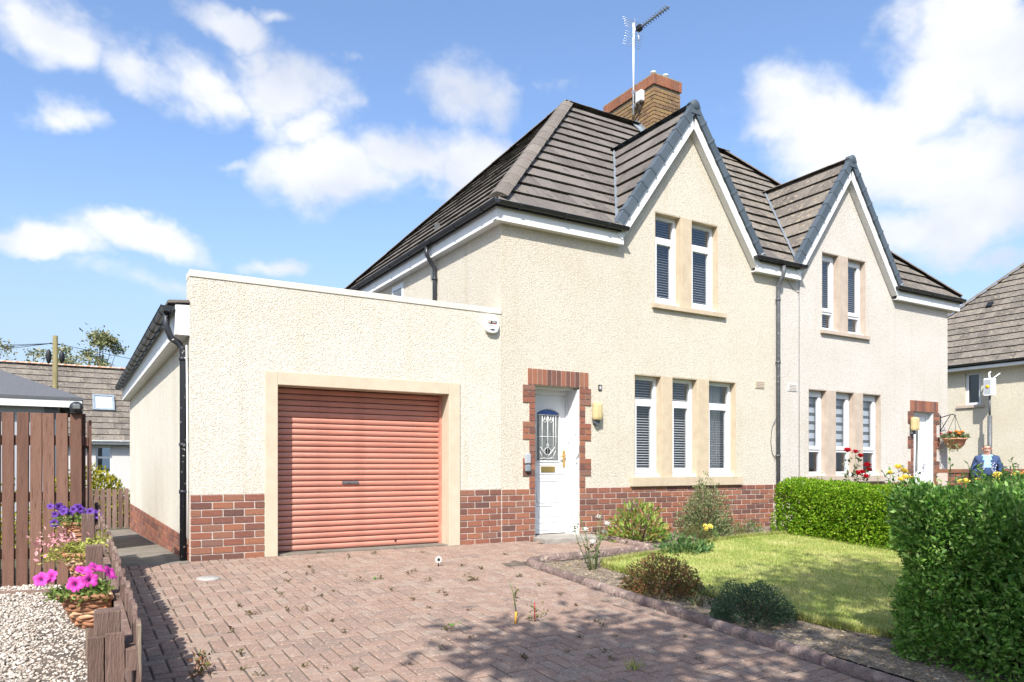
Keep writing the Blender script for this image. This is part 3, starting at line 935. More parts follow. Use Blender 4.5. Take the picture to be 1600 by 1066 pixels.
quoins(hs_a, DOA, pl_a, False)
quoins(hs_b, DOB, pl_b, True)
brick_panel(pl_a[0], (0, 0, 0), (1, 0, 0), (0, 1, 0), XA + .004, DOA[0], 0.0, 9, M['brick'])
brick_panel(pl_a[1], (0, 0, 0), (1, 0, 0), (0, 1, 0), DOA[1], XM, 0.0, 9, M['brick'], start=1)
brick_panel(pl_b[0], (0, 0, 0), (1, 0, 0), (0, 1, 0), XM, DOB[0], 0.415, 4, M['brick'])
brick_panel(pl_b[1], (0, 0, 0), (1, 0, 0), (0, 1, 0), DOB[1], XB - .004, 0.0, 9, M['brick'])

# ---- stone mullions, sills, windows
def win_group(root, box, edges, stone, opening, ratio, blinds, sill_over, sill_drop):
    xa, xb, za, zb = box
    for (a, b), bl in zip(edges, blinds):
        stone_lining(root, a, b, zb, za, stone)
        window(root, a + .014, b - .014, za + .018, zb - .014, opening, ratio, bl)
    for i in range(len(edges) - 1):
        MB().box(edges[i][1] + .0005, edges[i + 1][0] - .0005, -.006, .19, za, zb - .001).build('mullion', stone, root, bevel=.004)
    MB().box(xa - sill_over[0], xb + sill_over[1], -.055, .105, za - sill_drop, za + .001).build('sill', stone, root, bevel=.008)

win_group(hs_a, UPA, [(7.88, 8.44), (8.664, 9.277)], M['sandstone'], 'top', .26, ['venetian', 'venetian'], (.065, .15), .075)
win_group(hs_a, LOA, [(7.463, 8.027), (8.245, 8.807), (9.054, 9.704)], M['sandstone'], 'top', .245, ['venetian', 'venetian', 'curtain'], (.09, .11), .145)
win_group(hs_b, UPB, [(11.98, 12.49), (12.755, 13.32)], M['grey_stone'], 'bottom', .24, ['venetian', 'venetian'], (.05, .08), .07)
win_group(hs_b, LOB, [(11.60, 12.13), (12.39, 12.965), (13.225, 13.82)], M['grey_stone'], 'bottom', .29, ['zebra', 'zebra', 'zebra'], (.06, .08), .12)

# ---- roofs
def front_deck(x):
    return EZ + (x - EY) * PIT
def roof_half(root, ex, rx, gx, mat, sgn, limit):
    """sgn -1: hip at the low-x end, +1: hip at the high-x end"""
    deck = MB()
    dz = -.03
    pf = [(ex, EY, EZ), (XM, EY, EZ), (XM, RY, RZ), (rx, RY, RZ)]
    BY = 2 * RY - EY
    ph = [(ex, EY, EZ), (rx, RY, RZ), (ex, BY, EZ)]
    pb = [(ex, BY, EZ), (rx, RY, RZ), (XM, RY, RZ), (XM, BY, EZ)]
    BYd = EY + (APEX - EZ) / PIT
    fy = EY + (FOOT - EZ) / PIT
    vB = (BYd - EY) / (RY - EY) * SL
    if sgn < 0:
        lo_ = [(ex, 0), (gx - 1.52, 0), (gx, vB), (gx, SL), (rx, SL)]; hi_ = [(gx + 1.52, 0), (XM, 0), (XM, SL), (gx, SL), (gx, vB)]
    else:
        lo_ = [(XM, 0), (gx - 1.52, 0), (gx, vB), (gx, SL), (XM, SL)]; hi_ = [(gx + 1.52, 0), (ex, 0), (rx, SL), (gx, SL), (gx, vB)]
    def onslope(q): return (q[0], EY + VF.y * q[1], EZ + VF.z * q[1])
    for P in ([onslope(q) for q in lo_], [onslope(q) for q in hi_], ph, pb):
        deck.prism([(x, y, z - .012) for x, y, z in P], (0, 0, -.05))
    # the wall gable's little roof
    for s in (-1, 1):
        deck.prism([(gx, -.12, APEX - .02), (gx, BYd, APEX - .02), (gx + s * 1.50, -.10, FOOT + .035), (gx + s * 1.54, -.12, FOOT - .02)], (-s * .03, 0, -.05))
    roof = deck.build('roof', M['deck'], root)
    items = []
    def in_dormer(p):
        return p.z < APEX - .05 and abs(p.x - gx) < 1.54 * (APEX - p.z) / (APEX - FOOT) - .30
    g = SL / 14
    # front slope, u = x
    g14 = SL / 14
    for P in (lo_, hi_): items += tile_face((0, EY, EZ), (1, 0, 0), VF, P, g14, .33, mat)
    # hip slope
    hv = Vector((rx - ex, 0, RZ - EZ)); HL = hv.length
    if sgn < 0:   # faces -x: u = -y
        items += tile_face((ex, 0, EZ), (0, -1, 0), hv, [(-BY, 0), (-EY, 0), (-RY, HL)], HL / 14, .33, mat)
    else:
        items += tile_face((ex, 0, EZ), (0, 1, 0), hv, [(EY, 0), (BY, 0), (RY, HL)], HL / 14, .33, mat)
    DL = math.hypot(1.54, APEX - FOOT)
    e = .05
    for s in (-1, 1):
        vv = Vector((-s * 1.54, 0, APEX - FOOT))
        O = (gx + s * 1.54, 0, FOOT)
        if s < 0:
            P = [(.13, 0), (.13, DL), (-BYd - e, DL), (.10, 0)]
            items += tile_face(O, (0, -1, 0), vv, P, DL / 7, .33, mat)
        else:
            P = [(-.13, 0), (-.10, 0), (BYd + e, DL), (-.13, DL)]
            items += tile_face(O, (0, 1, 0), vv, P, DL / 7, .33, mat)
    place_pieces(items, roof, 'roof_tile', limit, mat, 'roof_tile')
    # ridge and hips
    up = Vector((0, 0, 1))
    lift = Vector((0, 0, .035))
    a, b = sorted((rx, XM))
    cap_run(roof, 'ridge_tile', Vector((a, RY, RZ)) + lift, Vector((b, RY, RZ)) + lift, .115, .45, M['ridge'])
    cap_run(roof, 'hip_tile', Vector((ex, EY, EZ)).lerp(Vector((rx, RY, RZ)), .012) + lift, Vector((rx, RY, RZ)) + lift, .125, .42, M['ridge'])
    cap_run(roof, 'hip_tile', Vector((ex, BY, EZ)) + lift, Vector((rx, RY, RZ)) + lift, .115, .45, M['ridge'])
    cap_run(roof, 'ridge_tile', Vector((gx, -.14, APEX)) + lift * .6, Vector((gx, BYd + .03, APEX)) + lift * .6, .085, .45, M['ridge'] if sgn > 0 else M['verge'])
    # lead valley gutters
    for s in (-1, 1):
        p0 = Vector((gx + s * 1.54, fy, FOOT)); p1 = Vector((gx, BYd, APEX))
        x = (p1 - p0).normalized(); n = Vector((-s * .35, -.60, .72)).normalized(); y = n.cross(x).normalized(); n = x.cross(y)
        mb = MB(); mb.box(-.12, (p1 - p0).length - .02, -.045, .045, .035, .062, frame_matrix(p0, x, y, n))
        mb.build('valley_lead', M['lead'], roof)
    # dry verge along both gable slopes
    for s in (-1, 1):
        x = Vector((-s * 1.54, 0, APEX - FOOT)).normalized(); y = Vector((0, 1, 0)); 
        n = Vector((s * (APEX - FOOT), 0, 1.54)).normalized()
        F = Vector((gx + s * 1.54, 0, FOOT)); n_un = 9; L_ = (DL + .10) / n_un
        mb = MB()
        mb.box(0, L_ + .02, -.165, -.06, -.075, .058, Matrix.Rotation(-.045, 4, 'Y') if False else None)
        mb.box(-.012, .035, -.172, -.055, -.085, .068)
        me = mb.mesh('verge_cap', M['verge'], bevel=.008)
        for i in range(n_un):
            Mx = frame_matrix(F + x * (L_ * i - .12), x, y, n) if s < 0 else frame_matrix(F + x * (L_ * i - .12), x, y, n)
            piece('verge_cap', me, roof, Mx)
    mb = MB(); mb.lathe([(.0, -.185), (.065, -.185), (.088, -.17), (.088, -.05), (.0, -.05)], (gx, 0, APEX + .005), 12, axis=Matrix(((1, 0, 0), (0, 0, 1), (0, 1, 0))))
    mb.box(gx - .10, gx + .10, -.175, -.06, APEX - .14, APEX)
    mb.build('apex_cap', M['verge'], roof)
    # white barge boards and soffit under the verge
    for s in (-1, 1):
        x = Vector((-s * 1.54, 0, APEX - FOOT)).normalized(); n = Vector((s * (APEX - FOOT), 0, 1.54)).normalized()
        F = Vector((gx + s * 1.54, 0, FOOT))
        def P(a, o, yy): return tuple(F + x * a + n * o + Vector((0, yy, 0)))
        t_ = (1.54 / (APEX - FOOT))      # the two boards meet in a plumb joint
        La = DL
        mb = MB(); mb.prism([P(-.18, -.08, -.128), P(La + .08 * t_ * -1 - .001, -.08, -.128), P(La - .21 * (1 / t_) * 1 - .001, -.21, -.128), P(-.18, -.21, -.128)], (0, .026, 0))
        mb.build('barge_board', M['white_paint'], root)
        mb = MB(); mb.prism([P(-.18, -.185, -.1015), P(La - .185 / t_ - .002, -.185, -.1015), P(La - .205 / t_ - .002, -.205, -.1015), P(-.18, -.205, -.1015)], (0, .1, 0))
        mb.build('verge_soffit', M['white_paint'], root)
    return roof

roof_a = roof_half(hs_a, EXA, RXA, GXA, M['tile'], -1, 300)
roof_b = roof_half(hs_b, EXB, RXB, GXB, M['tile_old'], 1, 300)

def eave(root, x0, x1, mat=M['white_paint']):
    mb = MB(); mb.box(x0, x1, -.115, -.09, 4.405, 4.635); mb.build('fascia', mat, root)
    mb = MB(); mb.box(x0, x1, -.089, -.001, 4.407, 4.425); mb.build('soffit', mat, root)
eave(hs_a, EXA + .045, 7.16)
eave(hs_a, 10.07, XM); eave(hs_b, XM + .001, 11.25)
eave(hs_b, 14.19, EXB - .045)
mb = MB(); mb.box(EXA + .045, EXA + .07, -.089, 6.5, 4.405, 4.635); mb.build('fascia', M['white_paint'], hs_a)
mb = MB(); mb.box(EXA + .071, XA - .001, -.001, 6.5, 4.407, 4.425); mb.build('soffit', M['white_paint'], hs_a)
mb = MB(); mb.box(EXB - .07, EXB - .045, -.089, 6.5, 4.405, 4.635); mb.build('fascia', M['white_paint'], hs_b)
mb = MB(); mb.box(XB + .001, EXB - .071, -.001, 6.5, 4.407, 4.425); mb.build('soffit', M['white_paint'], hs_b)
BP = M['black_plastic']
GY = -.170; GZ = 4.645
gutter(hs_a, (EXA - .02, GY, GZ), (7.19, GY, GZ), (0, -1, 0), BP)
gutter(hs_a, (EXA - .02, GY - .06, GZ - .002), (EXA - .02, 6.55, GZ - .002), (-1, 0, 0), BP)
gutter(hs_a, (9.99, GY, GZ), (XM, GY, GZ), (0, -1, 0), BP, every=.4)
gutter(hs_b, (XM + .002, GY, GZ), (11.30, GY, GZ), (0, -1, 0), BP, every=.4)
gutter(hs_b, (14.10, GY, GZ), (EXB + .03, GY, GZ), (0, -1, 0), BP)
gutter(hs_b, (EXB + .03, GY, GZ - .002), (EXB + .03, 6.55, GZ - .002), (1, 0, 0), BP)

def downpipe(root, pts, r, mat, brk, outd):
    mb = MB(); mb.tube(pts, r, 10)
    d = mb.build('downpipe', mat, root)
    for p in brk:
        mb = MB(); p = Vector(p); mb.tube([p - Vector((0, 0, .018)), p + Vector((0, 0, .018))], r + .009, 10)
        o = Vector(outd); mb.box(-.012, .012, 0, .09, -.015, .015, frame_matrix(p, o.cross(Vector((0, 0, 1))), o, (0, 0, 1)))
        mb.build('bracket', mat, d)
    return d
downpipe(hs_a, [(10.71, GY, 4.57), (10.71, GY, 4.44), (10.71, -.13, 4.36), (10.71, -.055, 4.26), (10.71, -.055, 4.1), (10.71, -.055, -.02)], .034, M['grey_pipe'],
         [(10.71, -.055, 4.0), (10.71, -.055, 2.9), (10.71, -.055, 1.25)], (0, 1, 0))
downpipe(hs_a, [(EXA - .02, 2.05, 4.57), (EXA - .02, 2.05, 4.46), (EXA + .04, 2.05, 4.36), (XA - .05, 2.05, 4.25), (XA - .05, 2.05, 4.1), (XA - .05, 2.05, 2.75)], .034, BP,
         [(XA - .05, 2.05, 4.08)], (1, 0, 0))
mb = MB(); mb.tube([(10.675, -.03, 1.9), (10.60, -.012, 1.75), (10.565, -.012, 1.5), (10.60, -.012, 1.3), (10.665, -.03, 1.2)], .006, 6)
mb.build('cable', M['box_grey'], hs_a)
mb = MB(); mb.tube([(11.33, -.008, 4.42), (11.33, -.008, .76)], .005, 6); mb.tube([(11.0, -.012, 4.40), (11.15, -.012, 4.26), (11.33, -.012, 4.2)], .004, 6)
mb.build('cable', M['box_grey'], hs_b)
# side window just above the garage
mb = MB(); mb.box(XA - .012, XA - .001, 3.45, 3.98, 3.2, 4.34); w_ = mb.build('window', M['upvc'], hs_a)
MB().box(XA - .016, XA - .0125, 3.53, 3.90, 3.3, 4.26).build('pane', M['lead_glass'], w_)

# air bricks
for root, x in ((hs_a, 10.29), (hs_b, 11.15)):
    mb = MB(); mb.box(x - .115, x + .115, -.012, .01, 2.42, 2.55)
    v_ = mb.build('air_vent', M['smooth_cream'] if root is hs_a else M['white_paint'], root)
    mb = MB()
    for k in range(4): mb.box(x - .10, x + .10, -.018, -.0125, 2.437 + k * .028, 2.449 + k * .028)
    mb.build('vent_slot', M['grey_stone'], v_)

# ---- chimney
CX0, CX1, CY0, CY1, CZ0, CZ1 = 10.25, 10.99, 2.66, 4.28, 7.2, 9.10
ch = MB().box(CX0 + .012, CX1 - .012, CY0 + .012, CY1 - .012, CZ0, CZ1 - .21).build('chimney', M['old_mortar'], hs_a)
cn = int((CZ1 - .21 - CZ0) / .080)
brick_panel(ch, (CX0, CY0, 0), (1, 0, 0), (0, 1, 0), 0, CX1 - CX0, 7.48, int((CZ1 - .21 - 7.48) / .08), M['old_brick'], ch=.080, bl=.232, proud=-.001)
brick_panel(ch, (CX0, CY1, 0), (0, -1, 0), (1, 0, 0), 0, CY1 - CY0, 7.48, int((CZ1 - .21 - 7.48) / .08), M['old_brick'], ch=.080, bl=.232, proud=-.001, start=1)
capm = MB().box(CX0 - .012, CX1 + .012, CY0 - .012, CY1 + .012, CZ1 - .205, CZ1 - .012).build('chimney_cap', M['old_mortar'], hs_a)
nc = 10
for i in range(nc):
    x = CX0 - .022 + (CX1 - CX0 + .044) * (i + .5) / nc
    brick(capm, (x, CY0 - .010, CZ1 - .105), (0, 0, 1), (0, 1, 0), (-1, 0, 0), .20, .03, (CX1 - CX0 + .044) / nc - .008, M['cap_brick'])
nc = 20
for i in range(nc):
    y = CY0 - .022 + (CY1 - CY0 + .044) * (i + .5) / nc
    brick(capm, (CX0 - .010, y, CZ1 - .105), (0, 0, 1), (1, 0, 0), (0, 1, 0), .20, .03, (CY1 - CY0 + .044) / nc - .008, M['cap_brick'])
MB().box(CX0 - .02, CX1 + .02, CY0 - .02, CY1 + .02, CZ1 - .011, CZ1 + .015).build('chimney_top', M['old_mortar'], hs_a)
for (px_, py_) in ((10.36, 2.80), (10.66, 2.76)):
    MB().lathe([(.0, .0), (.055, .0), (.05, .09), (.06, .095), (.06, .115), (.03, .13), (0, .13)], (px_, py_, CZ1 + .014), 12).build('chimney_pot', M['pt_white'], hs_a)
mb = MB()
for k in range(8):
    y = CY0 - .03 + k * .075
    z = EZ + (y - EY) * PIT
    mb.box(CX0 - .016, CX0 - .002, y, y + .085, z - .02, z + .20)
mb.box(CX0 - .14, CX0 - .016, RY - .75, RY + .05, 0, .01, Matrix.Translation((0, 0, 0)))if False else None
mb.build('flashing', M['lead'], hs_a)
# lead apron on the slope beside the stack
x_ = VF; n_ = Vector((1, 0, 0)).cross(VF)
mb = MB(); mb.box(-.15, .0, 2.9, 4.95, .05, .066, frame_matrix((CX0, EY, EZ), (1, 0, 0), VF, n_)); mb.build('apron', M['lead'], hs_a)

# ================================================================== aerial on the chimney
ax, ay = 10.16, 3.19
an = thing('tv_aerial', 'grey television aerial on a tall pale mast strapped to the brick chimney', 'aerial', (ax, ay, 8.5))
MB().tube([(ax, ay, 8.45), (ax, ay, 10.38)], .021, 8).build('mast', M['alu'], an)
bz = 10.20
bm_ = MB().tube([(ax + .02, ay + .06, bz), (ax + .06, ay - 1.02, bz)], .011, 6).build('boom', M['box_grey'], an)
mb = MB()
for k in range(11):
    y = ay - .26 - k * .072; x = ax + .03
    for sx, sz in ((1, 1), (1, -1)):
        mb.tube([(x - .055 * sx, y, bz - .03 * sz), (x + .055 * sx, y, bz + .03 * sz)], .009, 5)
mb.build('director', M['box_grey'], an)
mb = MB()
for k in range(6):
    for sgn in (-1, 1):
        z = bz + sgn * (.05 + k * .045)
        y = ay - .02 + k * .016
        mb.tube([(ax - .24, y, z), (ax + .24, y, z)], .004, 5)
mb.tube([(ax + .02, ay - .02, bz - .28), (ax + .02, ay - .02, bz + .28)], .008, 6)
mb.build('reflector', M['steel'], an)
MB().box(ax - .03, ax + .07, ay - .22, ay - .10, bz - .05, bz + .05).build('dipole_box', M['ink'], an, bevel=.01)
MB().tube([(ax + .02, ay - .12, bz - .05), (ax + .05, ay - .12, bz - .24)], .013, 6).build('balun', M['pvc_white'], an)
mb = MB(); mb.box(ax - .02, ax + .09, ay - .035, ay + .035, 8.60, 8.66); mb.box(ax - .02, ax + .09, ay - .035, ay + .035, 8.90, 8.96)
mb.build('bracket', M['steel'], an)
jb = thing('junction_box', 'small grey junction box hung on the chimney beside the aerial mast', 'junction box', (10.2, 3.02, 8.75))
MB().box(10.14, 10.24, 2.93, 3.11, 8.66, 8.88).build('casing', M['alu'], jb, bevel=.012)
MB().tube([(10.19, 3.0, 8.66), (10.20, 3.05, 8.45), (10.20, 3.2, 8.33)], .012, 6).build('cable', M['ink'], jb)

# ================================================================== front doors
def front_door_near():
    y = .30; U = M['upvc']; x0, x1, zt = 5.645, 6.45, 2.214
    mb = MB()
    mb.box(x0, x0 + .14, y - .02, y + .06, .06, zt); mb.box(x1 - .075, x1, y - .02, y + .06, .06, zt); mb.box(x0 + .14, x1 - .075, y - .02, y + .06, zt - .10, zt)
    mb.build('door_frame', U, hs_a, bevel=.005)
    # white lining of the reveal on the hinge and lock sides
    mb = MB(); mb.box(DOA[1] - .02, DOA[1] - .0012, .004, y - .021, .06, 2.19); mb.box(DOA[0] + .0012, DOA[0] + .02, .055, y - .021, .06, 2.214); mb.box(DOA[0] + .021, DOA[1] - .021, .105, y - .021, 2.19, 2.2135)
    mb.build('reveal_lining', U, hs_a)
    lx0, lx1 = 5.787, 6.373
    leaf = MB().box(lx0, lx1, y, y + .045, .07, 2.112)
    # raised rails
    leaf = leaf.build('front_door', U, hs_a, bevel=.004)
    gx0, gx1, g0, g1 = 5.865, 6.245, 1.15, 1.90
    mb = MB()
    def arch(e, yy):
        pts = [(gx0 - e, yy, g0 - e), (gx1 + e, yy, g0 - e), (gx1 + e, yy, g1 - .05)]
        for k in range(1, 10):
            t = k / 10
            pts.append((gx1 + e - (gx1 - gx0 + 2 * e) * t, yy, g1 - .05 + (.055 + e) * math.sin(math.pi * t) ** .8))
        pts.append((gx0 - e, yy, g1 - .05))
        return pts
    mb.prism(arch(0, y - .004), (0, .003, 0)); mb.build('leaded_glass', M['lead_glass'], leaf)
    # bead round the glass
    a = arch(.016, y - .006)
    MB().tube(a + [a[0]], .011, 6).build('glazing_bead', U, leaf)
    # blue arched head
    mb = MB(); hd = [p for p in arch(-.006, y - .0065) if p[2] > g1 - .06]
    hd = [(gx1 - .006, y - .0065, g1 - .075), *hd, (gx0 + .006, y - .0065, g1 - .075)]
    mb.prism(hd, (0, .002, 0)); mb.build('blue_pane', M['blue_glass'], leaf)
    # lead lines
    mb = MB(); yy = y - .008
    def ln(*p): mb.tube([(x, yy, z) for x, z in p], .0045, 5)
    w = gx1 - gx0
    for fx in (.12, .24, .5, .76, .88): ln((gx0 + w * fx, g0), (gx0 + w * fx, g1 - .07))
    ln((gx0, g1 - .08), (gx1, g1 - .08)); ln((gx0, 1.50), (gx1, 1.50)); ln((gx0 + w * .12, g0 + .03), (gx0 + w * .88, g0 + .03))
    for cx in (gx0 + w * .36, gx0 + w * .64):
        ln((cx - .045, 1.80), (cx - .03, 1.73), (cx, 1.70), (cx + .03, 1.73), (cx + .045, 1.80)); ln((cx, 1.70), (cx, 1.81))
        ln((cx - .04, 1.72), (cx, 1.77), (cx + .04, 1.72))
    c = (gx0 + gx1) / 2
    ln(*[(c + .055 * math.cos(t * .5236), 1.285 + .055 * math.sin(t * .5236)) for t in range(13)])
    for s in (-1, 1):
        ln((c, 1.20), (c + s * .07, 1.27), (c + s * .13, 1.35)); ln((c, 1.17), (c + s * .10, 1.20), (c + s * .14, 1.29)); ln((c + s * .06, 1.285), (c + s * .10, 1.32))
    ln((c, 1.34), (c - .02, 1.37), (c, 1.41), (c + .02, 1.37), (c, 1.34))
    mb.build('lead_line', M['lead_came'], leaf)
    mb = MB(); mb.prism([(c + .045 * math.cos(t * .5236), y - .0062, 1.285 + .045 * math.sin(t * .5236)) for t in range(12)], (0, .0015, 0)); mb.build('dark_rose_pane', M['ink'], leaf)
    # mouldings and lower panel
    mb = MB()
    for (a_, b_, c_, d_) in ((5.83, 6.30, .48, .90), (5.87, 6.25, .53, .845)):
        mb.tube([(a_, y - .002, c_), (b_, y - .002, c_), (b_, y - .002, d_), (a_, y - .002, d_), (a_, y - .002, c_)], .009, 6)
    for z in (.13, .24, .33, 1.095, .955): mb.box(5.80, 6.36, y - .008, y + .001, z - .010, z + .010)
    mb.build('moulding', U, leaf)
    mb = MB(); mb.box(5.935, 6.185, y - .014, y, .972, 1.062); mb.build('letterbox', M['brass'], leaf, bevel=.006)
    mb = MB(); mb.box(6.325, 6.365, y - .012, y, 1.05, 1.30); mb.tube([(6.345, y - .01, 1.22), (6.345, y - .05, 1.22), (6.24, y - .055, 1.215)], .011, 8)
    mb.build('handle', M['brass'], leaf)
    mb = MB(); mb.tube([(6.385, .04, 1.60), (6.38, .0, 1.50), (6.385, -.02, 1.40), (6.38, -.01, 1.25), (6.385, .02, 1.16)], .016, 8)
    mb.box(6.375, 6.394, .02, .06, 1.55, 1.63); mb.box(6.375, 6.394, .0, .045, 1.12, 1.2)
    mb.build('grab_rail', M['handrail'], hs_a)
    MB().box(6.372, 6.3945, .20, .23, 1.42, 1.50).build('bell_push', M['handrail'], hs_a, bevel=.004)
front_door_near()

def front_door_far():
    y = .13; U = M['upvc']; x0, x1, zt = DOB[0], DOB[1], DOB[2]
    mb = MB(); mb.box(x0, x0 + .07, y - .02, y + .06, .05, zt); mb.box(x1 - .07, x1, y - .02, y + .06, .05, zt); mb.box(x0 + .07, x1 - .07, y - .02, y + .06, zt - .07, zt)
    mb.build('door_frame', U, hs_b, bevel=.005)
    mb = MB(); mb.box(x1 - .02, x1 - .0012, .01, y - .021, .05, zt - .002); mb.box(x0 + .0012, x0 + .02, .035, y - .021, .05, zt - .002); mb.build('reveal_lining', U, hs_b)
    d = MB().box(x0 + .072, x1 - .072, y, y + .045, .06, zt - .072).build('front_door', U, hs_b, bevel=.004)
    MB().box(x0 + .30, x0 + .38, y - .004, y, .95, 1.85).build('glass_strip', M['lead_glass'], d)
    mb = MB(); mb.tube([(x0 + .285, y - .003, .935), (x0 + .395, y - .003, .935), (x0 + .395, y - .003, 1.865), (x0 + .285, y - .003, 1.865), (x0 + .285, y - .003, .935)], .010, 6); mb.build('glazing_bead', U, d)
    mb = MB(); mb.box(x1 - .16, x1 - .12, y - .012, y, .95, 1.2); mb.tube([(x1 - .14, y - .01, 1.1), (x1 - .14, y - .05, 1.1), (x1 - .25, y - .052, 1.1)], .010, 8); mb.build('handle', M['steel'], d)
front_door_far()
# ================================================================== garage
ga = thing('garage', 'flat roofed cream roughcast garage with a terracotta roller door', 'garage', (1.13, 0, 0))
GX0, GX1 = 1.13, XA - .001
mb = MB()
wall_cells(mb, GX0, GX1, .747, 3.15, [(1.93, 4.448, 0, 2.165)], -.006, .24)
mb.build('front_wall', M['stucco_garage'], ga)
mb = MB(); mb.box(GX0, GX0 + .22, .241, 9.4, .26, 2.62); mb.box(GX0 + .22, GX1, 9.2, 9.4, -.35, 2.62); mb.build('side_wall', M['stucco_garage'], ga)
cop = MB().box(GX0 - .004, GX1, -.016, .26, 3.151, 3.225).build('parapet_coping', M['coping'], ga, bevel=.006)
MB().box(.99, GX1, .27, 9.4, 2.66, 2.86).build('flat_roof', M['shed_felt'], ga)
gp = MB().box(GX0, 1.93, -.003, .24, -.2, .747).build('plinth', M['mortar'], ga)
gp2 = MB().box(4.448, GX1, -.003, .24, -.2, .747).build('plinth', M['mortar'], ga)
brick_panel(gp, (0, 0, 0), (1, 0, 0), (0, 1, 0), GX0 + .002, 1.93, 0.0, 9, M['brick'], start=1)
brick_panel(gp2, (0, 0, 0), (1, 0, 0), (0, 1, 0), 4.448, GX1, 0.0, 9, M['brick'])
gsp = MB().box(GX0 + .003, GX0 + .2, .241, 9.4, -.4, .26).build('side_plinth', M['mortar'], ga)
brick_panel(gsp, (GX0, 9.4, 0), (0, -1, 0), (1, 0, 0), 0, 9.37, .26 - 7 * .083, 7, M['brick'], zfun=lambda p: gz(p.y), bl=.232)
mb = MB()
mb.box(1.93, 2.075, -.022, .235, -.02, 2.165); mb.box(4.285, 4.448, -.022, .235, -.02, 2.165); mb.box(2.0751, 4.2849, -.022, .235, 2.012, 2.165)
mb.build('door_surround', M['smooth_cream'], ga, bevel=.006)
MB().box(2.076, 4.284, .02, .30, -.05, .03).build('threshold', M['concrete'], ga, bevel=.006)
rd_ = MB().box(2.076, 4.284, .262, .275, .031, 2.011).build('roller_door', M['dark_metal'], ga)
npch = 28; pt = (2.010 - .035) / npch
mb = MB()
prof = [(0.0, .003), (-.006, .010), (-.0125, .024), (-.014, .038), (-.0125, .052), (-.006, .062), (.0, .0655)]
sc_ = pt / .0705
V = []; 
for x in (2.08, 4.28):
    V += [(x, .245 + a, b * sc_) for a, b in prof]
mb.smooth = True; mb.add(V, [(k, k + len(prof), k + 1 + len(prof), k + 1) for k in range(len(prof) - 1)]); mb.smooth = False
mb.add([V[k] for k in range(len(prof))], [tuple(range(len(prof) - 1, -1, -1))]); mb.add([V[k + len(prof)] for k in range(len(prof))], [tuple(range(len(prof)))])
slat_me = mb.mesh('slat', M['door_red'])
for i in range(npch):
    piece('slat', slat_me, rd_, Matrix.Translation((0, rnd.uniform(-.0012, .0012), .035 + i * pt)))
mb = MB(); mb.box(2.92, 3.13, .215, .233, .845, .875); mb.box(2.99, 3.02, .208, .216, .852, .868); mb.build('lock_handle', M['box_grey'], rd_)
mb = MB(); mb.box(3.62, 3.645, .225, .232, .085, .105); mb.build('catch', M['dark_metal'], rd_)
for x in (2.076, 4.252):
    MB().box(x, x + .032, .20, .262, .031, 2.011).build('guide_rail', M['door_red'], ga)
# eaves along the side: boxed fascia, cap tiles, gutter with brackets, swan-neck pipe
MB().box(.985, GX0 - .001, -.004, 9.42, 2.50, 2.83).build('eaves_box', M['white_paint'], ga)
te = MB().box(-.15, .066, 0, .30, -.012, .022)
te_me = te.mesh('eave_tile', M['tile'], bevel=.006)
for i in range(31):
    piece('eave_tile', te_me, ga, Matrix.Translation((1.06, -.02 + i * .304, 2.86 + rnd.uniform(-.003, .003))) @ Matrix.Rotation(-.10, 4, 'Y'))
gutter(ga, (.905, -.03, 2.80), (.905, 9.4, 2.78), (-1, 0, 0), BP, r=.062, every=.62)
dp_ = downpipe(ga, [(.905, .10, 2.75), (.905, .10, 2.60), (.955, .10, 2.47), (1.03, .10, 2.42), (1.075, .10, 2.34), (1.075, .10, -.01)], .035, M['peeling_pipe'],
               [(1.075, .10, 2.25), (1.075, .10, 1.3), (1.075, .10, .78)], (1, 0, 0))
MB().tube([(1.105, .06, 2.4), (1.115, .06, 1.2), (1.115, .05, .2)], .008, 6).build('cable', M['pvc_white'], ga)

# ================================================================== small things on the front walls
ab = thing('alarm_box', 'white rounded alarm box high on the wall at the garage parapet end', 'alarm box', (4.915, 0, 3.01))
pts = []
for a, r_ in ((90, .155), (65, .155), (30, .15), (0, .145), (-30, .165), (-52, .19), (-70, .185), (-90, .18), (-110, .185), (-128, .19), (-150, .165), (180, .145), (150, .15), (115, .155)):
    pts.append((4.915 + r_ * .74 * math.cos(R(a)), -.068, 3.01 + r_ * .78 * math.sin(R(a))))
mb = MB(); mb.prism(pts, (0, .062, 0)); mb.build('casing', M['pvc_white'], ab, bevel=.022)
MB().box(4.85, 4.98, -.0705, -.0682, 2.992, 3.037).build('printed_panel', M['ink'], ab)
mb = MB(); mb.ball((4.873, -.0708, 3.016), .019, .003, .019, 12, 6); mb.build('emblem', M['sandstone'], ab)
def text_mesh(txt, size, mat, name, parent, Mx):
    c = bpy.data.curves.new(name, 'FONT'); c.body = txt; c.size = size; c.extrude = .001; c.align_x = 'CENTER'; c.align_y = 'CENTER'
    o = bpy.data.objects.new(name, c); COL.objects.link(o)
    dg = bpy.context.evaluated_depsgraph_get()
    me = bpy.data.meshes.new_from_object(o.evaluated_get(dg)); bpy.data.objects.remove(o); bpy.data.curves.remove(c)
    me.materials.clear(); me.materials.append(mat)
    return piece(name, me, parent, Mx)
FACE = Matrix(((1, 0, 0, 0), (0, 0, -1, 0), (0, 1, 0, 0), (0, 0, 0, 1)))
text_mesh('SAS', .034, M['pvc_white'], 'lettering', ab, Matrix.Translation((4.937, -.0715, 3.018)) @ FACE)
MB().box(4.905, 4.98, -.0717, -.0706, 2.993, 3.0).build('red_band', M['red_print'], ab)
mb = MB(); mb.ball((4.915, -.068, 2.918), .042, .010, .014, 14, 6); mb.build('strobe_lens', M['box_grey'], ab)
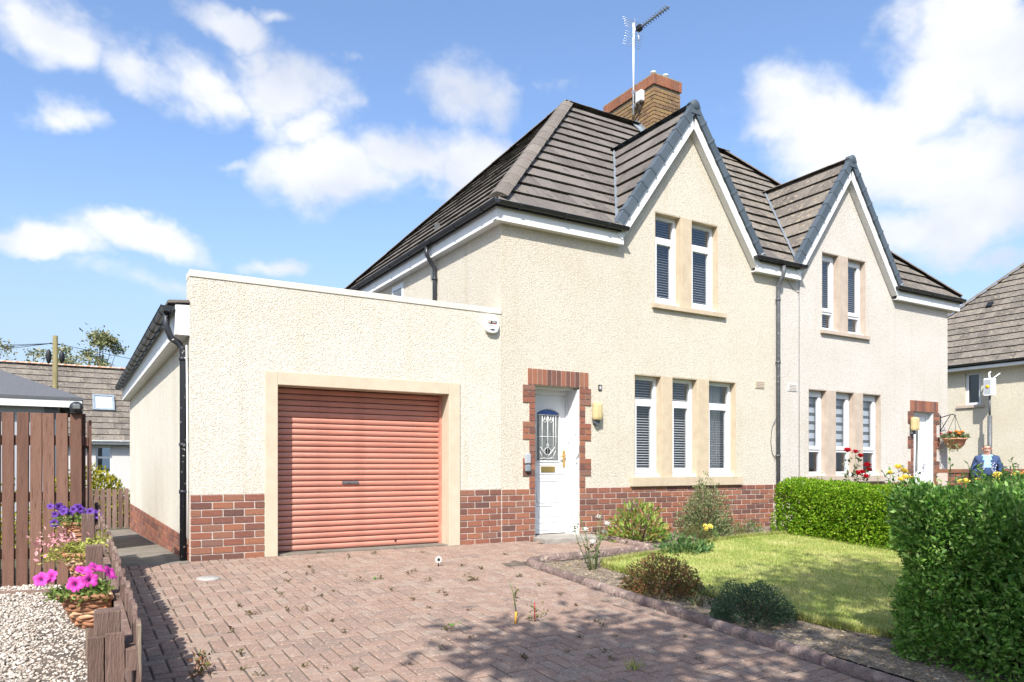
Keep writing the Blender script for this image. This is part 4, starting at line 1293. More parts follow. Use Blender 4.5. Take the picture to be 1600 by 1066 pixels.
MB().box(4.86, 4.97, -.0705, -.0682, 2.966, 2.971).build('small_print', M['ink'], ab)

wl = thing('wall_lamp', 'cream bulkhead lamp on a dark base right of the leaded door', 'wall lamp', (6.70, 0, 1.87))
MB().box(6.625, 6.775, -.115, -.021, 1.745, 2.01).build('lamp_cover', M['lamp_cover'], wl, bevel=.042)
mb = MB(); mb.prism([(6.64, -.002, 1.78), (6.76, -.002, 1.78), (6.745, -.002, 1.70), (6.70, -.002, 1.665), (6.655, -.002, 1.70)], (0, -.065, 0)); mb.box(6.655, 6.745, -.02, -.001, 1.74, 1.97)
mb.build('base', M['box_grey'], wl, bevel=.008)
wl2 = thing('wall_lamp', 'cream bulkhead lamp on the brick edge left of the further door', 'wall lamp', (14.84, 0, 1.92), None)
MB().box(14.75, 14.93, -.15, -.036, 1.79, 2.07).build('lamp_cover', M['lamp_cover'], wl2, bevel=.045)
mb = MB(); mb.box(14.78, 14.90, -.07, -.018, 1.72, 1.80); mb.box(14.80, 14.88, -.035, -.016, 1.72, 2.0); mb.build('base', M['box_grey'], wl2, bevel=.008)
nm = thing('house_number', 'tiny dark number plate on the wall above the wall lamp', 'house number', (6.795, 0, 2.235))
MB().box(6.765, 6.825, -.014, -.002, 2.195, 2.28).build('plate', M['ink'], nm)
text_mesh('8', .075, M['pvc_white'], 'number', nm, Matrix.Translation((6.795, -.0155, 2.235)) @ FACE)
ks = thing('key_safe', 'grey key safe on the brickwork left of the front door', 'key safe', (5.50, 0, 1.09))
MB().box(5.455, 5.545, -.055, -.014, 1.10, 1.24).build('body', M['shed_wall'], ks, bevel=.015)
MB().box(5.46, 5.54, -.06, -.014, .99, 1.085).build('dial_cover', M['lead'], ks, bevel=.018)

# ================================================================== next house to the right
fh = thing('neighbour_house', 'cream house with a grey tiled hip roof at the far right', 'house', (26.6, 0, -.3))
FX, FE, FZ, FB, FF = 26.6, 26.2, 4.52, 8.7, -5.0
wy0, wy1, wz0, wz1 = 4.50, 5.03, 3.17, 4.28
mb = MB()
def sidewall(mb, x0, x1, y0, y1, z0, z1, h):
    mb.box(x0, x1, y0, h[0], z0, z1); mb.box(x0, x1, h[1], y1, z0, z1); mb.box(x0, x1, h[0], h[1], z0, h[2]); mb.box(x0, x1, h[0], h[1], h[3], z1)
sidewall(mb, FX, FX + .25, FF + .4, FB - .4, -.5, 4.42, (wy0, wy1, wz0, wz1))
mb.box(FX + .25, 34.6, FF + .4, FF + .65, -.5, 4.42); mb.box(FX + .25, 34.6, FB - .65, FB - .4, -.5, 4.42); mb.box(34.6, 34.85, FF + .4, FB - .4, -.5, 4.42)
mb.build('wall', M['stucco_far'], fh)
MB().box(FX + .3, 34.5, FF + .7, FB - .7, 2.4, 2.5).build('floor_slab', M['interior'], fh)
mb = MB(); x_ = FX + .09
mb.box(x_, x_ + .06, wy0, wy0 + .06, wz0, wz1); mb.box(x_, x_ + .06, wy1 - .06, wy1, wz0, wz1); mb.box(x_, x_ + .06, wy0 + .06, wy1 - .06, wz0, wz0 + .09); mb.box(x_, x_ + .06, wy0 + .06, wy1 - .06, wz1 - .06, wz1)
mb.box(x_ - .012, x_ + .001, wy0 + .05, wy0 + .10, wz0 + .07, wz1 - .05); mb.box(x_ - .012, x_ + .001, wy1 - .10, wy1 - .05, wz0 + .07, wz1 - .05)
w_ = mb.build('window', M['upvc'], fh)
MB().box(x_ + .03, x_ + .034, wy0 + .055, wy1 - .055, wz0 + .085, wz1 - .055).build('pane', M['glass_dark'], w_)
MB().box(FX - .06, FX + .08, wy0 - .12, wy1 + .25, wz0 - .09, wz0).build('sill', M['grey_stone'], fh)
MB().box(FE + .05, FE + .08, FF, FB, 4.36, 4.56).build('fascia', M['white_paint'], fh)
MB().box(FE + .081, FX - .001, FF, FB, 4.37, 4.39).build('soffit', M['white_paint'], fh)
gutter(fh, (FE - .02, FF, 4.55), (FE - .02, FB, 4.55), (-1, 0, 0), BP, every=.9)
run = 4.6; mid = (FF + FB) / 2
RX = FE + run
mb = MB()
mb.prism([(FE, FF, FZ - .02), (RX, FF + run, FZ + run - .02), (RX, FB - run, FZ + run - .02), (FE, FB, FZ - .02)], (.05, 0, -.05))
mb.prism([(FE, FB, FZ - .02), (RX, FB - run, FZ + run - .02), (2 * RX - FE, FB, FZ - .02)], (0, -.05, -.05))
mb.prism([(FE, FF, FZ - .02), (RX, FF + run, FZ + run - .02), (2 * RX - FE, FF, FZ - .02)], (0, .05, -.05))
mb.prism([(2 * RX - FE, FF, FZ - .02), (RX, FF + run, FZ + run - .02), (RX, FB - run, FZ + run - .02), (2 * RX - FE, FB, FZ - .02)], (-.05, 0, -.05))
fr_ = mb.build('roof', M['deck'], fh)
HL = run * math.sqrt(2)
items = tile_face((FE, 0, FZ), (0, -1, 0), (1, 0, 1), [(-FB, 0), (-FF, 0), (-FF - run, HL), (-FB + run, HL)], HL / 18, .33, M['tile_old'])
items = sorted(items, key=lambda it: -it[2].y)
for me, Mx, c in items[:300]: piece('roof_tile', me, fr_, Mx)
mb = MB()
for me, Mx, c in items[300:]: add_mesh(mb, me, Mx)
if mb.v: mb.build('roof_tile', [M['tile_old'], M['moss_shade']], fr_, kind='stuff')
lift = Vector((0, 0, .04))
cap_run(fr_, 'hip_tile', Vector((FE, FB, FZ)) + lift, Vector((RX, FB - run, FZ + run)) + lift, .12, .45, M['ridge'])
cap_run(fr_, 'ridge_tile', Vector((RX, FB - run, FZ + run)) + lift, Vector((RX, FF + run, FZ + run)) + lift, .12, .45, M['ridge'])
mb = MB(); mb.box(-.09, .09, -.12, .12, .02, .10, frame_matrix((FE + 2.35, 5.15, FZ + 2.35), (0, -1, 0), Vector((1, 0, 1)).normalized(), Vector((-1, 0, 1)).normalized())); mb.build('roof_vent', M['ink'], fr_)

ub = thing('utility_box', 'white box with a yellow disc on a grey post by the far right house', 'utility box', (26.15, 4.0, -.2))
bx, by = 26.15, 4.0
MB().box(bx - .14, bx + .14, by - .13, by + .13, 3.40, 3.98).build('box', M['pvc_white'], ub, bevel=.02)
MB().box(bx - .146, bx - .141, by - .10, by + .10, 3.45, 3.93).build('box_door', M['shed_wall'], ub)
mb = MB(); mb.lathe([(0, .0), (.06, .0), (.06, .006), (0, .006)], (bx - .147, by, 3.70), 16, axis=Matrix(((0, 0, -1), (0, 1, 0), (1, 0, 0)))); mb.build('yellow_disc', M['yellow_print'], ub)
MB().tube([(bx, by, 3.40), (bx, by, 2.75)], .035, 8).tube([(bx, by, 2.75), (bx, by, -.4)], .07, 10).build('post', M['grey_pipe'], ub)
mb = MB(); mb.tube([(bx, by, 3.98), (bx + .05, by + .05, 4.15), (bx + .3, by + .1, 4.25)], .03, 6); mb.tube([(bx + .05, by - .08, 3.98), (bx + .25, by - .2, 4.15)], .02, 6); mb.build('conduit', M['pvc_white'], ub)

# ================================================================== behind on the left
bh = thing('brown_roof_house', 'distant house with a brown tiled roof and skylight behind the garden gate', 'house', (0, 26.6, -.6))
BX0, BX1, BE, BR = -9.0, 7.0, 26.3, 29.6
mb = MB(); wx0, wx1 = .93, 1.53
mb.box(BX0 + .3, wx0, 26.6, 26.85, -.7, 2.06); mb.box(wx1, BX1 - .3, 26.6, 26.85, -.7, 2.06); mb.box(wx0, wx1, 26.6, 26.85, -.7, .75); mb.box(wx0, wx1, 26.6, 26.85, 1.92, 2.06)
mb.prism([(BX0 + .3, 26.86, -.7), (BX0 + .3, 32.6, -.7), (BX0 + .3, 32.6, 2.06), (BX0 + .3, 29.6, 5.2), (BX0 + .3, 26.86, 2.06)], (.2, 0, 0))
mb.prism([(BX1 - .5, 26.86, -.7), (BX1 - .5, 32.6, -.7), (BX1 - .5, 32.6, 2.06), (BX1 - .5, 29.6, 5.2), (BX1 - .5, 26.86, 2.06)], (.2, 0, 0))
mb.build('wall', M['far_wall'], bh)
mb = MB(); mb.box(wx0, wx0 + .07, 26.68, 26.74, .75, 1.92); mb.box(wx1 - .07, wx1, 26.68, 26.74, .75, 1.92); mb.box(wx0 + .07, wx1 - .07, 26.68, 26.74, .75, .84); mb.box(wx0 + .07, wx1 - .07, 26.68, 26.74, 1.84, 1.92); mb.box(wx0 + .07, wx1 - .07, 26.68, 26.74, 1.40, 1.48)
w_ = mb.build('window', M['upvc'], bh)
MB().box(wx0 + .07, wx1 - .07, 26.71, 26.714, .84, 1.40).build('pane', M['glass_dark'], w_)
MB().box(wx0 + .07, wx1 - .07, 26.71, 26.714, 1.48, 1.84).build('pane', M['glass_dark'], w_)
MB().box(BX0, BX1, 26.27, 26.30, 1.98, 2.16).build('fascia', M['white_paint'], bh)
gutter(bh, (BX0, 26.22, 2.13), (BX1, 26.22, 2.13), (0, -1, 0), M['pvc_white'], every=1.2)
zr = 5.5
mb = MB(); mb.prism([(BX0, BE, 2.1), (BX1, BE, 2.1), (BX1, BR, zr), (BX0, BR, zr)], (0, 0, -.06)); mb.prism([(BX0, 2 * BR - BE, 2.1), (BX1, 2 * BR - BE, 2.1), (BX1, BR, zr), (BX0, BR, zr)], (0, 0, -.06))
br_ = mb.build('roof', M['deck'], bh)
bv = Vector((0, BR - BE, zr - 2.1)); BL = bv.length
items = tile_face((0, BE, 2.12), (1, 0, 0), bv, [(BX0, 0), (BX1, 0), (BX1, BL), (BX0, BL)], BL / 13, .40, M['tile_old'])
place_pieces(items, br_, 'roof_tile', 0, M['tile_old'])
cap_run(br_, 'ridge_tile', (BX0, BR, zr + .05), (BX1, BR, zr + .05), .13, .45, M['far_ridge'])
bn = Vector((1, 0, 0)).cross(bv.normalized())
fm = frame_matrix((1.26, BE + .49 * (BR - BE), 2.12 + .49 * (zr - 2.1)), (1, 0, 0), bv.normalized(), bn)
mb = MB(); 
for (a, b, c, d) in ((-.42, -.33, -.5, .5), (.33, .42, -.5, .5), (-.33, .33, -.5, -.40), (-.33, .33, .40, .5)): mb.box(a, b, c, d, .02, .12, fm)
sk_ = mb.build('skylight', M['lead'], br_)
MB().box(-.33, .33, -.40, .40, .07, .08, fm).build('pane', M['sky_pane'], sk_)

sh = thing('neighbour_shed', 'low grey building with a felt hip roof behind the brown board fence', 'shed', (-3.8, 17, -.3))
SX0, SX1, SY0, SY1, SZ = -7.9, .30, 13.18, 21.0, 2.83
ap = ((SX0 + SX1) / 2, (SY0 + SY1) / 2, 4.57)
mb = MB()
cs = [(SX0, SY0, SZ), (SX1, SY0, SZ), (SX1, SY1, SZ), (SX0, SY1, SZ)]
for i in range(4): mb.prism([cs[i], cs[(i + 1) % 4], ap], (0, 0, -.07))
mb.build('roof', M['shed_felt'], sh)
mb = MB(); mb.box(SX0 + .03, SX1 - .03, SY0 + .02, SY0 + .045, SZ - .26, SZ - .07); mb.box(SX1 - .045, SX1 - .02, SY0 + .046, SY1 - .03, SZ - .26, SZ - .07); mb.build('fascia', M['white_paint'], sh)
mb = MB(); mb.box(SX0 + .3, SX1 - .55, SY0 + .3, SY1 - .3, -.5, SZ - .08); mb.build('wall', M['shed_wall'], sh)
MB().box(SX1 - .85, SX1 - .58, SY0 + .24, SY0 + .295, -.3, SZ - .09).build('corner_post', M['box_grey'], sh)

up_ = thing('utility_pole', 'mossy wooden telegraph pole rising in front of the distant brown roof', 'utility pole', (-.45, 22, -.4))
MB().tube([(-.45, 22, -.6), (-.44, 22, 5.70)], [.11, .085], 10).build('pole', M['pole_wood'], up_)
MB().ball((-.24, 21.95, 4.95), .09, .08, .22, 10, 8).build('terminal_box', M['ink'], up_)
MB().ball((-.64, 22.0, 4.95), .09, .08, .26, 10, 8).build('terminal_box', M['ink'], up_)
mb = MB(); mb.tube([(-.62, 22, 5.42), (-.30, 22, 5.40)], .025, 6); mb.build('cross_arm', M['ink'], up_)
def wire(a, b, sag, r=.012):
    a, b = Vector(a), Vector(b); P = []
    for i in range(13):
        t = i / 12; p = a.lerp(b, t); p.z -= sag * 4 * t * (1 - t); P.append(p)
    return P
cab = thing('overhead_wire', 'thin dark wires strung from the telegraph pole across the sky', 'wire', (-.45, 22, 5.4))
for b, s in (((12, 24, 4.6), .25), ((-9, 19.5, 4.3), .2), ((-12, 22, 5.0), .3), ((-10, 25, 4.4), .2)):
    MB().tube(wire((-.45 + (.1 if b[0] > 0 else -.1), 22, 5.42), b, s), .009, 4).build('strand', M['ink'], cab)
# ================================================================== drive
drive = sheet('driveway', [(-.2, -12), (4.55, -12), (4.6, -1.6), (6.68, -1.45), (6.68, .25), (-.2, .25)], M['joint'], 0.012)
def edge_x(y):     # inner face of the rounded edging
    return 4.44 + (y + 1.6) * .042
A_ = .1
full = MB(); b_ = .006; g_ = .0055
def paver_mesh(w, l):
    mb = MB(); x, y = w / 2 - g_, l / 2 - g_; h = .032
    V = [(-x, -y, 0), (x, -y, 0), (x, y, 0), (-x, y, 0), (-x, -y, h - b_), (x, -y, h - b_), (x, y, h - b_), (-x, y, h - b_),
         (-x + b_, -y + b_, h), (x - b_, -y + b_, h), (x - b_, y - b_, h), (-x + b_, y - b_, h)]
    F = [(0, 1, 5, 4), (1, 2, 6, 5), (2, 3, 7, 6), (3, 0, 4, 7), (4, 5, 9, 8), (5, 6, 10, 9), (6, 7, 11, 10), (7, 4, 8, 11), (8, 9, 10, 11)]
    mb.add(V, F); return mb.mesh('paver', M['paver'])
pm = paver_mesh(2 * A_, A_)
items = []
def put(cx, cy, ang, sc=(1, 1)):
    z = gz(cy) - .012 + rnd.uniform(-.0025, .0025) + .004 * mnoise.noise(Vector((cx * 1.3, cy * 1.3, 0)))
    Mx = Matrix.Translation((cx, cy, z)) @ Matrix.Rotation(TILT, 4, 'X') @ Matrix.Rotation(ang + rnd.uniform(-.012, .012), 4, 'Z') @ Matrix.Rotation(rnd.uniform(-.012, .012), 4, 'X') @ Matrix.Rotation(rnd.uniform(-.008, .008), 4, 'Y') @ Matrix.Diagonal((sc[0], sc[1], 1, 1))
    items.append((pm, Mx, Vector((cx, cy, z))))
for ix in range(0, 72):
    for iy in range(-92, 4):
        s = (ix - iy) % 4
        if s == 0: cx, cy, ang = (ix + 1) * A_, (iy + .5) * A_, 0
        elif s == 2: cx, cy, ang = (ix + .5) * A_, iy * A_, R(90)
        else: continue
        cx += .02; cy -= .02
        hw, hh = (A_ / 2, A_) if ang else (A_, A_ / 2)
        if cx < .18 or cy < -8.2: continue
        xa, xb, ya, yb = cx - hw, cx + hw, cy - hh, cy + hh
        lim = edge_x(cy) - .203
        if cy > -1.40: lim = 6.60
        elif cy > -1.75: lim = min(lim, 4.3)
        xb = min(xb, lim)
        top = -.012 if not 5.55 < cx < 6.62 else -.36
        yb = min(yb, top)
        if xb - xa < .03 or yb - ya < .03: continue
        if xb - xa < 2 * hw - 1e-6 or yb - ya < 2 * hh - 1e-6:
            sx, sy = (xb - xa), (yb - ya)
            put((xa + xb) / 2, (ya + yb) / 2, ang, ((sy if ang else sx) / (2 * A_), (sx if ang else sy) / A_)); continue
        put(cx, cy, ang)
y = -1.72
while y > -8.2:                       # header course along the edging
    put(edge_x(y) - .10, y, 0); y -= A_ * 1.0
# the nearest ones in view singly
def view_key(c):
    d = c - CAMP; f = Vector((math.sin(R(31)), math.cos(R(31)), 0)); t = d.dot(f); u = d.dot(Vector((math.cos(R(31)), -math.sin(R(31)), 0))) / max(t, .01)
    v = -d.z / max(t, .01)
    ok = t > .5 and abs(u) < .72 and v < .31
    return (0 if ok else 1, d.length)
items.sort(key=lambda it: view_key(it[2]))
for me, Mx, c in items[:300]: piece('paver', me, drive, Mx)
mb = MB()
for me, Mx, c in items[300:]: mb.add([Mx @ v.co for v in me.vertices], [tuple(p.vertices) for p in me.polygons])
mb.build('paver', M['paver'], drive, kind='stuff')

path = sheet('concrete_path', [(.27, -.12), (1.12, -.12), (1.12, 9.5), (.27, 9.5)], M['concrete'], 0.02, thick=.08)
st = thing('door_step', 'worn grey stone doorstep below the leaded front door', 'doorstep', (6.1, -.1, 0))
MB().prism([(5.60, -.34, -.05), (6.44, -.40, -.05), (6.60, -.30, -.05), (6.60, -.005, -.05), (5.60, -.005, -.05)], (0, 0, .115)).build('slab', M['step'], st, bevel=.012)
MB().box(5.645, 6.414, -.004, .30, -.05, .06).build('sill', M['step'], st)
cvp = thing('drain_cover', 'small pale oval drain cover set in the paving near the downpipe', 'drain cover', (1.16, -1.07, -.03))
mb = MB(); mb.lathe([(0, 0), (.105, 0), (.11, -.008), (.11, -.03)], (0, 0, 0), 20); 
for k in range(3): mb.box(-.05 + k * .04, -.03 + k * .04, -.05, .05, .0005, .003)
me_ = mb.mesh('lid', M['steel_plate']); piece('lid', me_, cvp, Matrix.Translation((1.16, -1.07, gz(-1.07) + .028)) @ Matrix.Rotation(TILT, 4, 'X'))

# ================================================================== edging stones
ed = thing('kerb_edging', 'rounded brownish concrete edging stones between the paved drive and the planting bed', 'edging', (4.4, -3, -.15))
def edging(pts, unit, r=.056, h=.082):
    P = [Vector(p) for p in pts]
    segs = [(P[i], P[i + 1]) for i in range(len(P) - 1)]
    for a, b in segs:
        d = b - a; n = max(1, round(d.length / unit)); st_ = d.length / n
        for k in range(n):
            p = a + d * (k / n); q = a + d * ((k + 1) / n)
            p = Vector((p.x, p.y, gz(p.y))); q = Vector((q.x, q.y, gz(q.y)))
            x = (q - p).normalized(); y = Vector((0, 0, 1)).cross(x).normalized(); z = x.cross(y)
            K = 8; prof = [(-r, -.06)] + [(-r * math.cos(math.pi * i / K) * (1.0), h - r + r * math.sin(math.pi * i / K)) for i in range(K + 1)] + [(r, -.06)]
            mb = MB(); L_ = (q - p).length; nn = 6; V = []
            for i in range(nn + 1):
                s = .0015 + (L_ - .003) * i / nn
                for (a_, c_) in prof:
                    w = 1 + .16 * mnoise.noise(Vector((p.x + s, p.y * 3 + a_ * 9, c_ * 9 + k)))
                    V.append((s, a_ * w, c_ * (w if c_ > 0 else 1)))
            m_ = len(prof)
            mb.smooth = True
            mb.add(V, [(i * m_ + j, (i + 1) * m_ + j, (i + 1) * m_ + j + 1, i * m_ + j + 1) for i in range(nn) for j in range(m_ - 1)])
            mb.smooth = False
            mb.add(V[:m_], [tuple(range(m_))]); mb.add(V[-m_:], [tuple(range(m_ - 1, -1, -1))])
            me = mb.mesh('edging_stone', M['kerb'])
            bm = bmesh.new(); bm.from_mesh(me); bmesh.ops.recalc_face_normals(bm, faces=bm.faces[:]); bm.to_mesh(me); bm.free()
            piece('edging_stone', me, ed, frame_matrix(p + Vector((0, 0, rnd.uniform(-.006, .004))), x, y, z))
cnr = [(4.52 + .0, -1.78), (4.53, -1.66), (4.58, -1.56), (4.68, -1.49), (4.8, -1.46)]
edging([(4.32, -6.9), (4.36, -5.6), (4.43, -3.6), (4.50, -1.95)], .9)
edging([(4.50, -1.95)] + cnr, .3)
edging([(4.8, -1.46), (6.64, -1.34)], .6)
edging([(6.66, -1.30), (6.65, -.42)], .45, r=.05, h=.09)

# ================================================================== bed and lawn
sheet('planting_bed', [(4.4, -7), (6.2, -7), (10.6, -6.6), (10.9, -.0), (4.55, .0)], M['soil'], 0.012)
LAWN = [(5.22, -2.12), (5.36, -1.92), (5.9, -1.78), (6.9, -1.62), (8.0, -1.12), (9.0, -.95), (10.05, -.95), (10.4, -2.7), (10.5, -6.4), (6.1, -6.4), (5.5, -5.6), (5.25, -5.0), (5.22, -4.0), (5.18, -3.0)]
lawn = sheet('lawn', LAWN, M['lawn'], 0.035, thick=.04)
def inside(p, poly):
    c = False; j = len(poly) - 1
    for i in range(len(poly)):
        if (poly[i][1] > p[1]) != (poly[j][1] > p[1]) and p[0] < (poly[j][0] - poly[i][0]) * (p[1] - poly[i][1]) / (poly[j][1] - poly[i][1]) + poly[i][0]: c = not c
        j = i
    return c
def gz_np(y): return np.where(y <= 0, .05 * y, -.035 * y)
def in_poly_np(x, y, poly):
    c = np.zeros(len(x), bool); j = len(poly) - 1
    for i in range(len(poly)):
        xi, yi = poly[i]; xj, yj = poly[j]
        if yi != yj:
            c ^= ((yi > y) != (yj > y)) & (x < (xj - xi) * (y - yi) / (yj - yi) + xi)
        j = i
    return c
n = 95000
gx = rng.uniform(5.1, 10.5, n); gy = rng.uniform(-6.4, -.9, n)
k = in_poly_np(gx, gy, LAWN); gx, gy = gx[k], gy[k]
# edge blades hang over the border
ex, ey = [], []
for i in range(len(LAWN)):
    a, b = LAWN[i], LAWN[(i + 1) % len(LAWN)]
    m_ = int(math.hypot(b[0] - a[0], b[1] - a[1]) * 1500); t = rng.random(m_)
    ex.append(a[0] + (b[0] - a[0]) * t + rng.normal(0, .016, m_)); ey.append(a[1] + (b[1] - a[1]) * t + rng.normal(0, .016, m_))
gx = np.concatenate([gx] + ex); gy = np.concatenate([gy] + ey); n = len(gx)
ln_ = rng.uniform(.018, .045, n); ln_[-sum(len(e) for e in ex):] *= 2.1
an_ = rng.uniform(0, 2 * np.pi, n); lean = rng.uniform(.2, .9, n)
base = np.stack([gx, gy, gz_np(gy) + .034 - .02 * (np.arange(n) > n - sum(len(e) for e in ex)) * rng.random(n)], 1)
dx, dy = np.cos(an_), np.sin(an_)
w_ = .0028
V = np.empty((n, 3, 3))
V[:, 0] = base + np.stack([-dy * w_, dx * w_, 0 * dx], 1)
V[:, 1] = base + np.stack([dy * w_, -dx * w_, 0 * dx], 1)
V[:, 2] = base + np.stack([dx * ln_ * lean, dy * ln_ * lean, ln_ * np.sqrt(np.maximum(.1, 1 - (lean * .8) ** 2))], 1)
# patchy colour: dry patches use the straw end of the blade material
go = link(bpy.data.objects.new('lawn_grass', mesh_np('lawn_grass', V.reshape(-1, 3), np.arange(n * 3).reshape(-1, 3), M['lf_grass'])))
tag(go, 'short sunlit grass covering the lawn', 'grass', kind='stuff')

# ================================================================== leaves
def unit(a): return a / np.maximum(np.linalg.norm(a, axis=1, keepdims=True), 1e-9)
def leaf_arrays(P, D, Ls, aspect=.45, fold=.18, rng=rng):
    """leaves at P growing along D"""
    n = len(P); D = unit(D)
    r_ = rng.normal(size=(n, 3)); s = unit(np.cross(D, r_)); nn = np.cross(s, D)
    Lc = Ls[:, None]; W_ = Lc * aspect * .5
    V = np.empty((n, 4, 3))
    V[:, 0] = P
    V[:, 1] = P + D * Lc * .48 - s * W_ + nn * W_ * fold * 2
    V[:, 2] = P + D * Lc - nn * Lc * .08
    V[:, 3] = P + D * Lc * .48 + s * W_ + nn * W_ * fold * 2
    idx = np.arange(n)[:, None] * 4
    F = np.concatenate([idx + np.array([0, 3, 2]), idx + np.array([0, 2, 1])], 0)
    return V.reshape(-1, 3), F
def join(parts):
    V, F, o = [], [], 0
    for v, f in parts:
        V.append(v); F.append(f + o); o += len(v)
    return np.concatenate(V), np.concatenate(F)
def foliage(name, parts, mat, parent):
    V, F = join(parts)
    return link(bpy.data.objects.new(name, mesh_np(name, V, F, mat)), parent)

def lump(P, f, amp, seed=0):
    return np.array([mnoise.noise(Vector((p[0] * f + seed, p[1] * f, p[2] * f))) for p in P]) * amp

def bush(name, label, cat, c, rx, ry, h, nleaf, ll, mat, aspect=.5, upness=.5, lum=.25, seed=0, stems=5, depth=.35, flat=1.0, group=None, twigs=True, jit=.8):
    """a rounded bush: leaves through the outer shell of a lumpy dome, stems inside"""
    x, y = c; z0 = gz(y)
    t = thing(name, label, cat, (x, y, z0), group)
    u = rng.uniform(0, 2 * np.pi, nleaf); v = np.abs(rng.uniform(-.35, 1.0, nleaf))
    ph = np.sqrt(np.maximum(0, 1 - v ** 2))
    Nn = np.stack([np.cos(u) * ph, np.sin(u) * ph, v], 1)
    rad = 1 + lump(Nn * 1.0, 2.2, lum, seed) + lump(Nn * 1.0, 6.0, lum * .6, seed + 5)
    rad = rad * (1 - depth * rng.random(nleaf) ** 1.6)
    P = np.stack([x + Nn[:, 0] * rx * rad, y + Nn[:, 1] * ry * rad, z0 + .03 + Nn[:, 2] * h * rad * .92], 1)
    P[:, 2] = np.maximum(P[:, 2], z0 + .015)
    D = Nn * 1.0 + rng.normal(size=(nleaf, 3)) * jit * .6 + np.array([0, 0, upness])
    foliage('foliage', [leaf_arrays(P, D, rng.uniform(.6, 1.15, nleaf) * ll, aspect)], mat, t)
    if twigs:
        mb = MB()
        for i in range(stems):
            a = rnd.uniform(0, 6.28); q = rnd.uniform(.3, .8)
            e = Vector((x + math.cos(a) * rx * q, y + math.sin(a) * ry * q, z0 + h * rnd.uniform(.5, .85)))
            b = Vector((x + math.cos(a) * rx * .12, y + math.sin(a) * ry * .12, z0 - .02))
            m_ = b.lerp(e, .5) + Vector((rnd.uniform(-.04, .04), rnd.uniform(-.04, .04), .05 * h))
            mb.tube([b, m_, e], [.011, .008, .004], 5)
        mb.build('stems', M['twig'], t)
    return t

